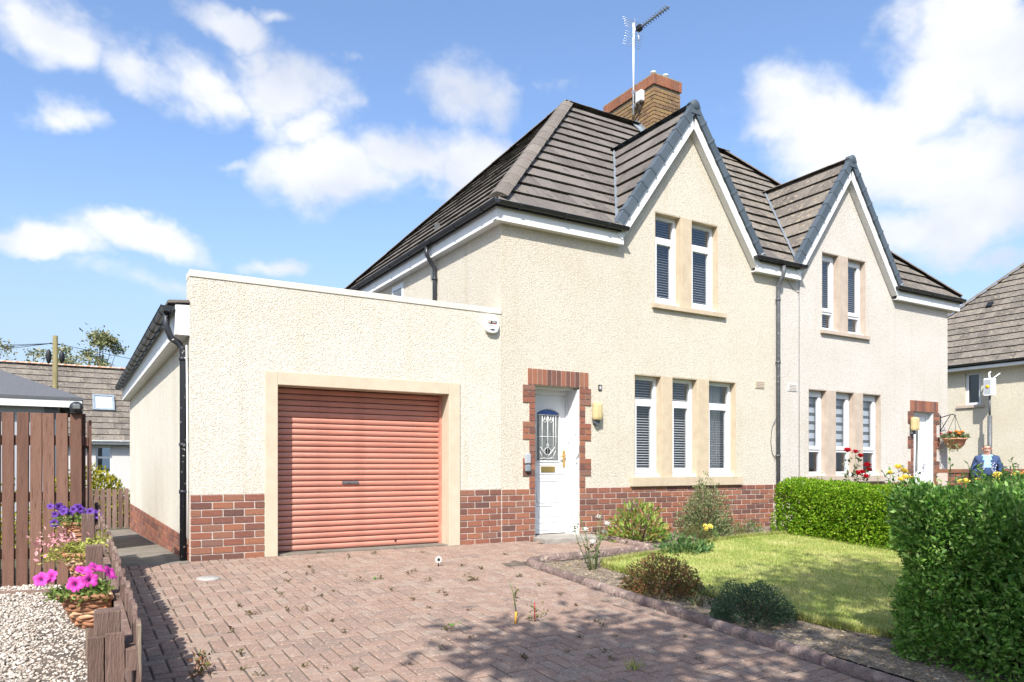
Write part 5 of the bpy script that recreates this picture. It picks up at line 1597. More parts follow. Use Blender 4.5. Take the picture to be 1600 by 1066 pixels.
def hedge(name, label, x0, x1, y0, y1, h, nper, ll, mat, seed, aspect=.5, slope=True, shoots=0, rnd_top=.12, bulge=None, skipfaces=(), amp=.07, sl=(.07, .22)):
    """a clipped hedge: leafy skin on a rounded box with twigs inside"""
    cx, cy = (x0 + x1) / 2, (y0 + y1) / 2
    t = thing(name, label, 'hedge', (cx, cy, gz(cy)))
    parts = []; shs = []
    faces = {'x-': (y1 - y0) * h, 'x+': (y1 - y0) * h, 'y-': (x1 - x0) * h, 'y+': (x1 - x0) * h, 'top': (x1 - x0) * (y1 - y0)}
    P, Nn = [], []
    for f, ar in faces.items():
        k = int(ar * nper * (.35 if f in skipfaces else 1))
        a, b = rng.random(k), rng.random(k)
        if f == 'top':
            p = np.stack([x0 + (x1 - x0) * a, y0 + (y1 - y0) * b, np.full(k, h)], 1); nrm = np.tile([0, 0, 1.], (k, 1))
        elif f[0] == 'x':
            p = np.stack([np.full(k, x0 if f[1] == '-' else x1), y0 + (y1 - y0) * a, h * b], 1); nrm = np.tile([-1. if f[1] == '-' else 1., 0, 0], (k, 1))
        else:
            p = np.stack([x0 + (x1 - x0) * a, np.full(k, y0 if f[1] == '-' else y1), h * b], 1); nrm = np.tile([0, -1. if f[1] == '-' else 1., 0], (k, 1))
        P.append(p); Nn.append(nrm)
    P = np.concatenate(P); Nn = np.concatenate(Nn); n = len(P)
    # round the shoulders
    r_ = rnd_top
    q = P.copy()
    q[:, 0] = np.clip(P[:, 0], x0 + r_, x1 - r_); q[:, 1] = np.clip(P[:, 1], y0 + r_, y1 - r_); q[:, 2] = np.clip(P[:, 2], 0, h - r_)
    d = P - q; d = unit(d + Nn * 1e-4)
    P = q + d * r_; Nn = d
    off = lump(P, 1.7, amp, seed) + lump(P, 5.0, amp * .7, seed + 9)
    if bulge is not None: off = off + bulge(P)
    dep = rng.random(n) ** 1.8 * .16
    P = P + Nn * (off - dep)[:, None]
    P[:, 2] = np.maximum(P[:, 2], .02) + gz_np(P[:, 1])
    D = Nn * .8 + rng.normal(size=(n, 3)) * .65 + np.array([0, 0, .35])
    parts.append(leaf_arrays(P, D, rng.uniform(.55, 1.2, n) * ll, aspect))
    mb = MB(); sh_ = MB()
    for i in range(shoots):
        k = rnd.randrange(n)
        p = Vector(P[k]); 
        if Nn[k][2] < .25 and rnd.random() < .45: continue
        dr = (Vector(Nn[k]) * .5 + Vector((rnd.gauss(0, .25), rnd.gauss(0, .25), 1.0))).normalized(); L_ = rnd.uniform(*sl) * (1 if Nn[k][2] > .6 else .8)
        e = p + dr * L_
        sh_.tube([p - dr * .08, e], [.003, .0015], 4, cap=False)
        m_ = int(L_ / .016)
        pp = np.array([p + dr * (L_ * j / m_) for j in range(m_)])
        dd = np.array([dr * .5] * m_) + rng.normal(size=(m_, 3)) * .7
        parts.append(leaf_arrays(pp, dd, rng.uniform(.6, 1.1, m_) * ll * .9, aspect))
    foliage('foliage', parts, mat, t)
    # woody inside
    for i in range(int((x1 - x0) * (y1 - y0) * 30)):
        x, y = rnd.uniform(x0 + .25, x1 - .25), rnd.uniform(y0 + .25, y1 - .25); z = gz(y)
        mb.tube([(x, y, z - .03), (x + rnd.gauss(0, .06), y + rnd.gauss(0, .06), z + h * .5), (x + rnd.gauss(0, .08), y + rnd.gauss(0, .08), z + h * .75)], [.009, .006, .003], 5)
    mb.build('branches', M['twig'], t)
    if sh_.v: sh_.build('shoots', M['stem_green'], t, kind='stuff')
    # dense inner leaves keep it opaque
    k = int((x1 - x0) * (y1 - y0) * h * 3800)
    Pi = np.stack([rng.uniform(x0 + .09, x1 - .09, k), rng.uniform(y0 + .09, y1 - .09, k), rng.uniform(.03, h - .1, k)], 1); Pi[:, 2] += gz_np(Pi[:, 1])
    foliage('inner_foliage', [leaf_arrays(Pi, rng.normal(size=(k, 3)), rng.uniform(.9, 1.6, k) * max(ll, .05), .8)], mat, t)
    return t

hedge('hedge', 'bright green clipped hedge across the lawn, dividing the two front gardens', 9.75, 10.62, -6.3, -.62, .86, 3000, .042, M['lf_hedge'], 3, .55, rnd_top=.18, skipfaces=('x+', 'y+'), shoots=60,
      bulge=lambda P: .05 * np.exp(-((P[:, 1] + 1.0) / .6) ** 2) + .05 * np.sin(P[:, 1] * 1.9))
hedge('hedge', 'large dark green privet hedge in the near right corner', 4.95, 7.8, -7.1, -5.64, 1.20, 4200, .046, M['lf_privet'], 21, .46, rnd_top=.24, skipfaces=('x+', 'y-'), shoots=650, amp=.12, sl=(.08, .24))

# ---- shrubs of the bed
def flower_rose(mat, r=.035, name='flower'):
    mb = MB()
    mb.ball((0, 0, r * .35), r * .52, r * .52, r * .5, 8, 6)
    for ring, (rr, tilt, n) in enumerate(((r, .15, 6), (r, .6, 6), (r * .9, 1.05, 5))):
        for i in range(n):
            a = 2 * math.pi * i / n + ring * .5
            d = Vector((math.cos(a), math.sin(a), 0)); s = Vector((-math.sin(a), math.cos(a), 0)); up = Vector((0, 0, 1))
            o = d * rr * .12
            e = d * rr * math.cos(tilt) + up * rr * math.sin(tilt)
            q = e * .75 + up * rr * .12
            mb.add([o, q + s * rr * .5, e + s * rr * .28, e - s * rr * .28, q - s * rr * .5], [(0, 1, 2), (0, 2, 3), (0, 3, 4)])
    return mb.mesh(name, mat)
def flower_petunia(mat, r=.045):
    mb = MB(); n = 30; V = []
    for k in range(n):
        a = 2 * math.pi * k / n
        lobe = abs(math.cos(2.5 * a)) ** .6
        rr = r * (.78 + .26 * lobe); wz = .10 * r * math.sin(10 * a + 1) + rnd.uniform(-.03, .03) * r
        V += [(math.cos(a) * r * .12, math.sin(a) * r * .12, -r * .6), (math.cos(a) * r * .30, math.sin(a) * r * .30, -r * .10), (math.cos(a) * rr * .68, math.sin(a) * rr * .68, r * .06 + wz * .3 - (1 - lobe) * r * .05), (math.cos(a) * rr, math.sin(a) * rr, r * .02 + wz - (1 - lobe) * r * .10)]
    F = []
    for k in range(n):
        j = (k + 1) % n
        for s in range(3): F.append((4 * k + s, 4 * j + s, 4 * j + s + 1, 4 * k + s + 1))
    mb.smooth = True; mb.add(V, F); mb.smooth = False
    mb.cur = 1; mb.add([(math.cos(6.2832 * k / 8) * r * .17, math.sin(6.2832 * k / 8) * r * .17, -r * .34) for k in range(8)], [tuple(range(8))])
    return mb.mesh('flower', [mat, M['pt_eye']])
def aim(p, d, s=1.0, roll=None):
    d = Vector(d).normalized(); x = d.cross(Vector((.3, .1, 1))).normalized(); y = d.cross(x)
    return frame_matrix(p, x, y, d) @ Matrix.Rotation(rnd.uniform(0, 6.28) if roll is None else roll, 4, 'Z') @ Matrix.Scale(s, 4)

bush('evergreen_shrub', 'tall airy variegated shrub against the brick base under the ground floor windows', 'shrub', (8.45, -.52), .42, .36, .92, 4200, .046, M['lf_shrub'], .5, .7, .3, 1, 9, .6)
bush('broad_leaf_shrub', 'broad green shrub with reddish tips right of the front door', 'shrub', (7.02, -.62), .46, .36, .54, 900, .105, M['lf_rhodo'], .36, .35, .22, 2, 8, .55)
bush('heather', 'low olive heather clump between the two taller wall shrubs', 'shrub', (7.82, -1.0), .28, .22, .26, 1500, .028, M['lf_heath'], .3, 1.0, .2, 3, 4, .5)
yfl = bush('primrose_plant', 'small green plant with yellow blooms in front of the tall wall shrub', 'plant', (8.12, -.92), .16, .14, .20, 160, .06, M['lf_cover'], .5, .6, .2, 4, 3, .6)
me_ = flower_rose(M['pt_yellow'], .035)
for i in range(5): piece('flower', me_, yfl, aim((8.04 + rnd.uniform(-.09, .09), -.98 + rnd.uniform(-.06, .06), gz(-.95) + rnd.uniform(.19, .26)), (-.3, -.6, .8)))
bush('ground_cover', 'low leafy green ground cover by the corner of the edging', 'plant', (6.85, -1.72), .40, .26, .22, 700, .06, M['lf_cover'], .6, .5, .3, 5, 3, .7)
bush('azalea', 'rounded bush with rusty red and green leaves beside the edging', 'shrub', (4.86, -3.45), .38, .36, .38, 6500, .027, M['lf_azalea'], .6, .15, .2, 6, 8, .5)
bush('dwarf_evergreen', 'compact dark evergreen bush nearest the camera on the bed', 'shrub', (4.84, -4.55), .33, .32, .33, 8000, .020, M['lf_dark'], .6, .1, .22, 7, 7, .45)
for (x, y, r_, i) in ((8.95, -.6, .22, 8), (9.4, -.55, .25, 9)):
    bush('edging_plant', ('grey green low plant left of the clipped hedge', 'straggly low plant at the foot of the clipped hedge')[i - 8], 'plant', (x, y), r_, .2, .20, 420, .04, (M['lf_heath'], M['lf_cover'])[i - 8], .4, .6, .3, i, 3, .6)
bush('small_seedling', 'thin sprig growing beside the azalea bush', 'plant', (4.86, -3.98), .17, .14, .16, 220, .035, M['lf_rose'], .45, .6, .3, 11, 3, .7)

def stem_plant(name, label, cat, c, stems, leafmat, ll, nl, flowers, fme, stemmat, aspect=.5, fdir=(0, -.3, 1), z0=None, lr=1.0, group=None):
    """stems: list of (dx, dy, height)"""
    x, y = c; z = gz(y) if z0 is None else z0
    t = thing(name, label, cat, (x, y, z), group); parts = []
    mb = MB(); tips = []
    for (dx, dy, h) in stems:
        b = Vector((x + dx * .15, y + dy * .15, z - .02)); e = Vector((x + dx, y + dy, z + h)); m_ = b.lerp(e, .55) + Vector((rnd.gauss(0, .02), rnd.gauss(0, .02), 0))
        mb.tube([b, m_, e], [.006, .0045, .003], 6); tips.append((e, (e - m_).normalized()))
        k = int(nl * lr)
        if k:
            tt = rng.uniform(.25, 1, k); pts = np.array([b.lerp(m_, q / .55) if q < .55 else m_.lerp(e, (q - .55) / .45) for q in tt])
            pts = pts + rng.normal(size=(k, 3)) * .02
            parts.append(leaf_arrays(pts, rng.normal(size=(k, 3)) + np.array([0, 0, .3]), rng.uniform(.6, 1.1, k) * ll, aspect))
    mb.build('stems', stemmat, t)
    if parts: foliage('foliage', parts, leafmat, t)
    for i, (e, d) in enumerate(tips[:flowers]):
        piece('flower', fme[i % len(fme)] if isinstance(fme, list) else fme, t, aim(e, d + Vector(fdir) * .7, rnd.uniform(.85, 1.15)))
    return t
wr = flower_rose(M['pt_white'], .048)
stem_plant('white_rose', 'leggy rose with white blooms and bare stems in the bed corner', 'rose bush', (5.02, -2.18),
           [(.16, .12, .58), (.02, .05, .30), (.22, .05, .50), (-.05, .1, .44), (.26, .15, .40), (-.22, .05, .55), (-.30, 0, .62), (-.14, .1, .66), (.1, 0, .66)], M['lf_rose'], .045, 13, 5, wr, M['stem_green'])
rr_ = flower_rose(M['pt_red'], .075)
stem_plant('red_rose', 'rose bush with red blooms in front of the striped blinds', 'rose bush', (11.75, -.75),
           [(-.10, 0, 1.36), (.13, 0, 1.34), (.30, .02, 1.27), (.40, .05, .98), (.62, .1, 1.10), (.66, .1, 1.02), (.20, 0, .96), (.35, -.05, .90), (-.12, 0, 1.05), (.1, 0, 1.15), (.42, 0, .80)], M['lf_rose'], .085, 30, 8, rr_, M['stem_green'], .5)
yr_ = flower_rose(M['pt_yellow'], .08)
stem_plant('yellow_rose', 'pale yellow flowered bush between the further windows and door', 'rose bush', (12.75, -1.0),
           [(0, 0, 1.08), (.16, 0, 1.02), (-.16, .05, .98), (.28, .05, 1.0), (.05, -.1, .90), (-.08, -.1, .86), (.2, -.1, .88)], M['lf_rose'], .07, 14, 7, yr_, M['stem_green'], .5)
yo = [flower_rose(M['pt_yellow'], .065), flower_rose(M['pt_orange'], .065)]
stem_plant('yellow_border_flowers', 'cluster of yellow blooms just behind the near privet hedge', 'flowers', (12.6, -2.9),
           [(rnd.uniform(-1.0, .6), rnd.uniform(-.4, .4), rnd.uniform(.84, 1.08)) for _ in range(22)], M['lf_lime'], .07, 9, 22, [yo[0]], M['stem_green'], .5)
stem_plant('orange_border_flowers', 'cluster of orange blooms at the right edge behind the near privet hedge', 'flowers', (14.3, -2.6),
           [(rnd.uniform(-.7, .7), rnd.uniform(-.3, .3), rnd.uniform(.92, 1.14)) for _ in range(16)], M['lf_cover'], .08, 12, 16, [yo[1]], M['stem_green'], .5)
stem_plant('pale_blue_flower', 'single pale blue bloom above the near privet hedge', 'flowers', (13.05, -2.9), [(0, 0, .93), (.05, .03, .8)], M['lf_cover'], .07, 8, 1,
           flower_rose(material('pale_blue_petal', [(.5, .62, .8)], .6), .10), M['stem_green'])

# dry litter on the bed
n = 2600
x = np.concatenate([rng.uniform(4.5, 5.3, n), rng.uniform(6.7, 9.7, 500)]); y = np.concatenate([rng.uniform(-6.6, -1.55, n), rng.uniform(-1.2, -.05, 500)]); n = len(x)
P = np.stack([x, y, gz_np(y) + .016], 1)
D = rng.normal(size=(n, 3)) * np.array([1, 1, .25])
V, F = leaf_arrays(P, D, rng.uniform(.012, .045, n), .35)
lo_ = link(bpy.data.objects.new('leaf_litter', mesh_np('leaf_litter', V, F, M['lf_straw'])))
tag(lo_, 'dry leaf litter scattered on the planting bed', 'leaf litter', kind='stuff')

# hanging basket by the far door
hb = thing('hanging_basket', 'terracotta hanging basket of trailing plants on a black bracket by the further door', 'hanging basket', (16.0, -.3, 1.9))
bx_, by_, bz_ = 15.93, -.30, 1.62
mb = MB(); mb.lathe([(0, -.20), (.09, -.19), (.17, -.12), (.21, 0), (.235, .005), (.235, .03), (.20, .03), (.19, .0)], (bx_, by_, bz_), 18); mb.build('bowl', M['terracotta'], hb)
MB().lathe([(0, .01), (.195, .01)], (bx_, by_, bz_), 16).build('compost', M['compost'], hb)
mb = MB(); mb.box(15.905, 15.935, -.012, -.001, 1.75, 2.15); mb.tube([(15.92, -.01, 2.10), (15.92, -.25, 2.16), (15.92, -.33, 2.13)], .010, 6); mb.tube([(15.92, -.01, 1.82), (15.92, -.22, 2.15)], .008, 6); mb.build('bracket', M['ink'], hb)
mb = MB()
for a in (0.4, 2.5, 4.6): mb.tube([(15.92, -.31, 2.13), (bx_ + .2 * math.cos(a), by_ + .2 * math.sin(a), bz_ + .02)], .005, 5)
mb.build('chain', M['ink'], hb)
k = 420; u = rng.uniform(0, 6.28, k); r_ = rng.random(k) ** .5 * .27
P = np.stack([bx_ + np.cos(u) * r_, by_ + np.sin(u) * r_, bz_ + .03 + rng.random(k) * .15 * (1 - r_ / .4)], 1)
kk = 90; P2 = np.stack([bx_ - .2 + rng.normal(0, .05, kk), by_ - .05 + rng.normal(0, .08, kk), bz_ - rng.random(kk) * .25], 1)
foliage('foliage', [leaf_arrays(P, rng.normal(size=(k, 3)) + [0, 0, .8], rng.uniform(.04, .08, k), .5), leaf_arrays(P2, rng.normal(size=(kk, 3)) - [0, 0, .6], rng.uniform(.04, .07, kk), .5)], M['lf_shrub'], hb)
fm_ = [flower_rose(M['pt_orange'], .04), flower_rose(M['pt_red'], .035)]
for i in range(14):
    a = rnd.uniform(0, 6.28); r_ = rnd.uniform(.05, .26); piece('flower', fm_[i % 2], hb, aim((bx_ + math.cos(a) * r_, by_ + math.sin(a) * r_, bz_ + .16 - r_ * .25 + rnd.uniform(0, .05)), (0, -.3, 1)))

# low brick garden wall by the man
gw = thing('garden_wall', 'low pinkish brick garden wall behind the man at the far right', 'wall', (16.8, -.6, -.05))
W0, W1, WY = 14.9, 19.5, -.72
gwm = MB().box(W0, W1, WY + .012, WY + .2, -.3, .93).build('wall_core', M['mortar'], gw)
brick_panel(gwm, (0, WY, 0), (1, 0, 0), (0, 1, 0), W0, W1, .52, 5, M['brick'], proud=.0)
for i in range(20):
    brick(gwm, (W0 + .115 + i * .23, WY + .10, .97), (1, 0, 0), (0, 1, 0), (0, 0, 1), .22, .24, .072, M['cap_brick'], 'coping_brick')

# ================================================================== fences on the left
def board(mb, w, th, h, top='flat'):
    if top == 'flat': mb.box(-w / 2, w / 2, -th / 2, th / 2, 0, h)
    else: mb.prism([(-w / 2, -th / 2, 0), (w / 2, -th / 2, 0), (w / 2, -th / 2, h - .02), (w * .25, -th / 2, h), (-w * .25, -th / 2, h), (-w / 2, -th / 2, h - .02)], (0, th, 0))
    return mb
tf = thing('tall_fence', 'tall brown vertical board fence behind the gravel on the left', 'fence', (-.3, -.75, -.03))
p0 = Vector((.10, -.88, 0)); dr = Vector((-.70, .245, 0)).normalized(); nrm = Vector((0, 0, 1)).cross(dr).normalized()
bme = board(MB(), .096, .02, 1.60).mesh('board', M['fence_wood'], bevel=.003)
for i in range(16):
    p = p0 + dr * (.05 + i * .1125)
    piece('board', bme, tf, frame_matrix((p.x, p.y, gz(p.y) - .01 + rnd.uniform(-.006, .006)), dr, nrm, (0, 0, 1)) @ Matrix.Rotation(rnd.uniform(-.006, .006), 4, 'Y'))
rail_me = MB().box(0, 1.85, -.02, .02, -.045, .045).mesh('rail', M['fence_wood'])
for z in (.30, .82, 1.34): piece('rail', rail_me, tf, frame_matrix((p0.x, p0.y, z - .04), dr, nrm, (0, 0, 1)) @ Matrix.Translation((0, -.032 if nrm.y < 0 else .032, 0)))
bk = nrm if nrm.y > 0 else -nrm
for s in (.05, 1.8):
    p = p0 + dr * s + bk * .09; MB().box(p.x - .045, p.x + .045, p.y - .045, p.y + .045, -.2, 1.55).build('post', M['fence_wood'], tf)
# the return of the fence running back beside the path
rf = thing('return_fence', 'short dark run of boards turning back beside the path at the tall fence end', 'fence', (.14, 0, 0))
for i in range(9):
    y = -.80 + i * .125
    piece('board', bme, rf, frame_matrix((.165, y, gz(y) - .02 + rnd.uniform(-.01, .01)), (0, 1, 0), (-1, 0, 0), (0, 0, 1)) @ Matrix.Scale(.965, 4, (0, 0, 1)))
for z in (.35, 1.25): MB().box(.12, .15, -.84, .28, z, z + .08).build('rail', M['fence_wood'], rf)
pf2 = thing('path_fence', 'tall dark board fence further back along the concrete path', 'fence', (.14, 4, -.1))
for i in range(30):
    y = 2.35 + i * .115
    piece('board', bme, pf2, frame_matrix((.165, y, gz(y) - .02 + rnd.uniform(-.01, .01)), (0, 1, 0), (-1, 0, 0), (0, 0, 1)) @ Matrix.Scale(.9, 4, (0, 0, 1)))
for z in (.3, 1.1): MB().box(.12, .15, 2.3, 5.75, z - .1, z - .02).build('rail', M['fence_wood'], pf2)
slt = thing('solar_lamp', 'black rounded solar lamp on top of the last tall fence board', 'solar lamp', (.05, -.86, 1.55))
q = p0 + dr * .05
mb = MB(); mb.ball((q.x, q.y - .03, 1.605), .058, .05, .052, 12, 8); mb.build('housing', M['black_plastic'], slt)
MB().box(q.x - .03, q.x + .03, q.y - .088, q.y - .05, 1.585, 1.63).build('lens', M['lead_glass'], slt, bevel=.008)
MB().box(q.x - .05, q.x + .05, q.y - .05, q.y + .02, 1.548, 1.572).build('bracket', M['ink'], slt)

lf = thing('low_fence', 'low weathered brown picket fence with planters along the side of the drive', 'fence', (.2, -2.5, -.1))
pk_me = board(MB(), .094, .018, .66, 'cut').mesh('picket', M['old_wood'], bevel=.002)
y = -5.36; i = 0
while y < 1.0:
    x = .245 + rnd.uniform(-.004, .004)
    piece('picket', pk_me, lf, frame_matrix((x, y, gz(y) + .03 + rnd.uniform(-.012, .012)), (0, 1, 0), (-1, 0, 0), (0, 0, 1)) @ Matrix.Rotation(rnd.uniform(-.02, .02), 4, 'X'))
    y += .107; i += 1
for h in (.16, .50):
    for (a, b) in ((-5.4, -3.45), (-3.44, -1.6), (-1.59, .3)):
        mb = MB(); mb.prism([(.195, a, gz(a) + h), (.195, b, gz(b) + h), (.195, b, gz(b) + h + .085), (.195, a, gz(a) + h + .085)], (.038, 0, 0)); mb.build('rail', M['old_wood'], lf)
for y in (-5.30, -3.42, -1.55, .32):
    MB().box(.085, .18, y - .045, y + .045, gz(y) - .1, gz(y) + .735).build('post', M['old_wood'], lf, bevel=.006)
MB().box(.060, .118, -5.375, -5.352, -.4, .375).build('strut', M['old_wood'], lf, bevel=.003)
MB().box(.122, .192, -5.380, -5.354, -.4, .385).build('strut', M['old_wood'], lf, bevel=.003)

gt = thing('garden_gate', 'small brown picket gate at the far end of the side path', 'gate', (.7, 9.3, -.33))
g0 = gz(9.3)
gme = board(MB(), .085, .02, .86).mesh('picket', M['old_wood'], bevel=.002)
for i in range(9):
    piece('picket', gme, gt, Matrix.Translation((.16 + i * .112, 9.30, g0 + .04 + rnd.uniform(-.01, .01))))
for z in (.2, .66): MB().box(.10, 1.11, 9.312, 9.345, g0 + z, g0 + z + .08).build('rail', M['old_wood'], gt)

sheet('gravel_bed', [(-3.2, -7.5), (.2, -7.5), (.2, -.78), (-.2, -.65), (-3.2, .5)], M['gravel_bed'], 0.0)
n = 15000
ico = np.array([(0, 0, 1), (.894, 0, .447), (.276, .851, .447), (-.724, .526, .447), (-.724, -.526, .447), (.276, -.851, .447), (.724, .526, -.447), (-.276, .851, -.447), (-.894, 0, -.447), (-.276, -.851, -.447), (.724, -.526, -.447), (0, 0, -1)])
icf = np.array([(0, 1, 2), (0, 2, 3), (0, 3, 4), (0, 4, 5), (0, 5, 1), (1, 6, 2), (2, 7, 3), (3, 8, 4), (4, 9, 5), (5, 10, 1), (6, 7, 2), (7, 8, 3), (8, 9, 4), (9, 10, 5), (10, 6, 1), (11, 7, 6), (11, 8, 7), (11, 9, 8), (11, 10, 9), (11, 6, 10)])
gx = rng.uniform(-1.25, .19, n); gy = rng.uniform(-5.6, -.72, n)
kp = (gy > -5.2 - gx * 0) & (gx > -.95 - (gy + 5.2) * .02); gx, gy = gx[kp], gy[kp]; n = len(gx)
sz = rng.uniform(.006, .0155, (n, 1)); sq = rng.uniform(.55, 1.25, (n, 3)) * np.array([1, 1, .7])
aa = rng.uniform(0, 6.28, n); ca, sa = np.cos(aa), np.sin(aa)
Vl = ico[None] * (1 + rng.normal(0, .16, (n, 12, 1))) * sq[:, None] * sz[:, None]
Vw = np.stack([Vl[..., 0] * ca[:, None] - Vl[..., 1] * sa[:, None] + gx[:, None], Vl[..., 0] * sa[:, None] + Vl[..., 1] * ca[:, None] + gy[:, None], Vl[..., 2] + (gz_np(gy) + .006 + rng.random(n) * .010)[:, None]], 2)
Fw = (np.arange(n)[:, None, None] * 12 + icf[None]).reshape(-1, 3)
gv = link(bpy.data.objects.new('gravel', mesh_np('gravel', Vw.reshape(-1, 3), Fw, M['gravel'])))
tag(gv, 'pale mixed gravel left of the low fence', 'gravel', kind='stuff')
tb = thing('timber_edging', 'flat brown timber edging board lying across the gravel in front of the tall fence', 'timber', (-.3, -1.1, -.05))
q0 = Vector((.05, -1.18, gz(-1.15) + .012)); mb = MB(); mb.box(0, 1.3, -.04, .04, -.03, .018, frame_matrix(q0, dr, Vector((0, 0, 1)).cross(dr), (0, 0, 1))); mb.build('board', M['old_wood'], tb)

# ---- wicker planters hooked on the fence
def planter(label, y, rim, r, d, dx=1.75):
    z = gz(y) + rim; x = .185
    t = thing('wicker_planter', label, 'planter', (x, y, z), 'wicker planters hooked on the low fence')
    mb = MB()
    rows = 9
    for k in range(rows):
        f = k / (rows - 1); rr = r * (.62 + .38 * f ** .7); zz = z - d + d * f
        P = []
        for j in range(17):
            a = math.pi / 2 + math.pi * j / 16
            w = .006 * math.sin(j * 2.4 + k * 3.1)
            P.append((x + math.cos(a) * (rr * .95 + w) * dx, y + math.sin(a) * (rr + w), zz + .004 * math.sin(j * 1.7 + k)))
        mb.tube(P, .0115 + .002 * (k % 2), 6)
    mb.build('weave', M['wicker'], t)
    mb = MB(); V = []
    for rr, zz in ((r * .56, z - d), (r * .92, z - .01)):
        for j in range(13):
            a = math.pi / 2 + math.pi * j / 12; V.append((x + math.cos(a) * rr * .93 * dx, y + math.sin(a) * rr, zz))
    mb.smooth = True; mb.add(V, [(j, j + 1, 14 + j, 13 + j) for j in range(12)]); mb.smooth = False
    mb.add(V[:13], [tuple(range(12, -1, -1))]); mb.add([(x - .002, y - r * .92, z - .02), (x - .002, y + r * .92, z - .02), (x - .002, y + r * .5, z - d), (x - .002, y - r * .5, z - d)], [(0, 1, 2, 3)])
    mb.build('lining', M['compost'], t)
    mb = MB(); P = []
    for j in range(19):
        a = math.pi / 2 + math.pi * j / 18; P.append((x + math.cos(a) * r * dx, y + math.sin(a) * r * 1.03, z + .004 + .006 * math.sin(j * 2)))
    mb.tube(P, .016, 7); mb.tube([(x - .005, y - r * 1.05, z), (x - .005, y + r * 1.05, z + .004)], .016, 7); mb.build('rim', M['wicker'], t)
    mb = MB(); mb.add([(x - .005, y, z - .02)] + [(x - .005 + math.cos(math.pi / 2 + math.pi * k / 12) * r * .86 * dx, y + math.sin(math.pi / 2 + math.pi * k / 12) * r * .86, z - .02) for k in range(13)], [(0, k + 1, k + 2) for k in range(12)]); mb.build('compost', M['compost'], t)
    return t, x, y, z
def fill(t, x, y, z, r, n, ll, mat, h, aspect=.5, droop=0.0, spread=1.0):
    u = rng.uniform(np.pi / 2, 1.5 * np.pi, n); q = rng.random(n) ** .6 * r * spread
    P = np.stack([x - .01 + np.cos(u) * q * 1.75, y + np.sin(u) * q, z - .015 + rng.random(n) ** 1.2 * h * (1 - .5 * q / (r * spread)) - droop * np.maximum(0, q - r)], 1)
    D = np.stack([np.cos(u) * .8, np.sin(u) * .8, np.full(n, .5)], 1) + rng.normal(size=(n, 3)) * .6
    return leaf_arrays(P, D, rng.uniform(.55, 1.1, n) * ll, aspect)
t, x, y, z = planter('nearest wicker planter, full of big magenta petunias', -4.30, .60, .135, .155)
foliage('foliage', [fill(t, x, y, z, .13, 620, .042, M['lf_pet'], .09, spread=1.15)], M['lf_pet'], t)
pf = flower_petunia(M['pt_pink'], .041)
for (dx, dy, dz, d) in ((-.31, -.05, .125, (-.3, -1, .4)), (-.27, -.03, .135, (-.6, -.8, .5)), (-.16, -.09, .095, (-.1, -1, .4)), (-.095, -.08, .11, (.3, -1, .3)), (-.12, .03, .15, (.2, -.4, 1)), (-.06, .02, .16, (.5, -.3, .9)), (.0, .0, .13, (.8, -.5, .6))):
    piece('flower', pf, t, aim((x + dx, y + dy, z + dz - .02), d, rnd.uniform(.85, 1.1)))
t, x, y, z = planter('middle wicker planter, with lime foliage and pale pink leaves', -2.85, .595, .135, .16)
foliage('foliage', [fill(t, x, y, z, .13, 520, .04, M['lf_lime'], .13, .4, spread=1.5, droop=.5)], M['lf_lime'], t)
foliage('pink_foliage', [leaf_arrays(np.stack([x - .27 + rng.normal(0, .07, 110), y + rng.normal(0, .09, 110), z + .10 + rng.normal(0, .04, 110)], 1), rng.normal(size=(110, 3)) + [-.5, -.3, .4], rng.uniform(.02, .042, 110), .6)], M['pt_pale'], t)
foliage('trailing_leaves', [leaf_arrays(np.stack([x + .01 + rng.normal(0, .02, 40), y + .05 + rng.normal(0, .05, 40), z + .08 + rng.normal(0, .03, 40)], 1), rng.normal(size=(40, 3)) + [.5, 0, .4], rng.uniform(.04, .08, 40), .25)], M['lf_lime'], t)
t, x, y, z = planter('furthest wicker planter, with purple petunias', -.95, .585, .135, .16)
foliage('foliage', [fill(t, x, y, z, .13, 420, .04, M['lf_pet'], .14, spread=1.35)], M['lf_pet'], t)
pf = flower_petunia(M['pt_purple'], .036)
for i in range(17):
    f = i / 16; piece('flower', pf, t, aim((x - .33 + .36 * f + rnd.uniform(-.02, .02), y + rnd.uniform(-.10, .06), z + .07 + rnd.uniform(0, .10) - (.10 if i in (2,) else 0)), (rnd.uniform(-.5, .5), -1, rnd.uniform(-.1, .7)), rnd.uniform(.8, 1.1)))

# ---- yellow shrub behind the gate, trees behind the far house
bush('yellow_shrub', 'yellow leaved shrub behind the small garden gate', 'shrub', (.35, 11.2), 1.0, .6, 1.45, 5200, .09, M['lf_yellow'], .6, .4, .2, 15, 5, .3)
bush('yellow_shrub', 'yellow green foliage showing through the tall board fence', 'shrub', (-.8, 3.2), .8, .5, 1.0, 900, .09, M['lf_yellow'], .5, .4, .25, 16, 5, .6)

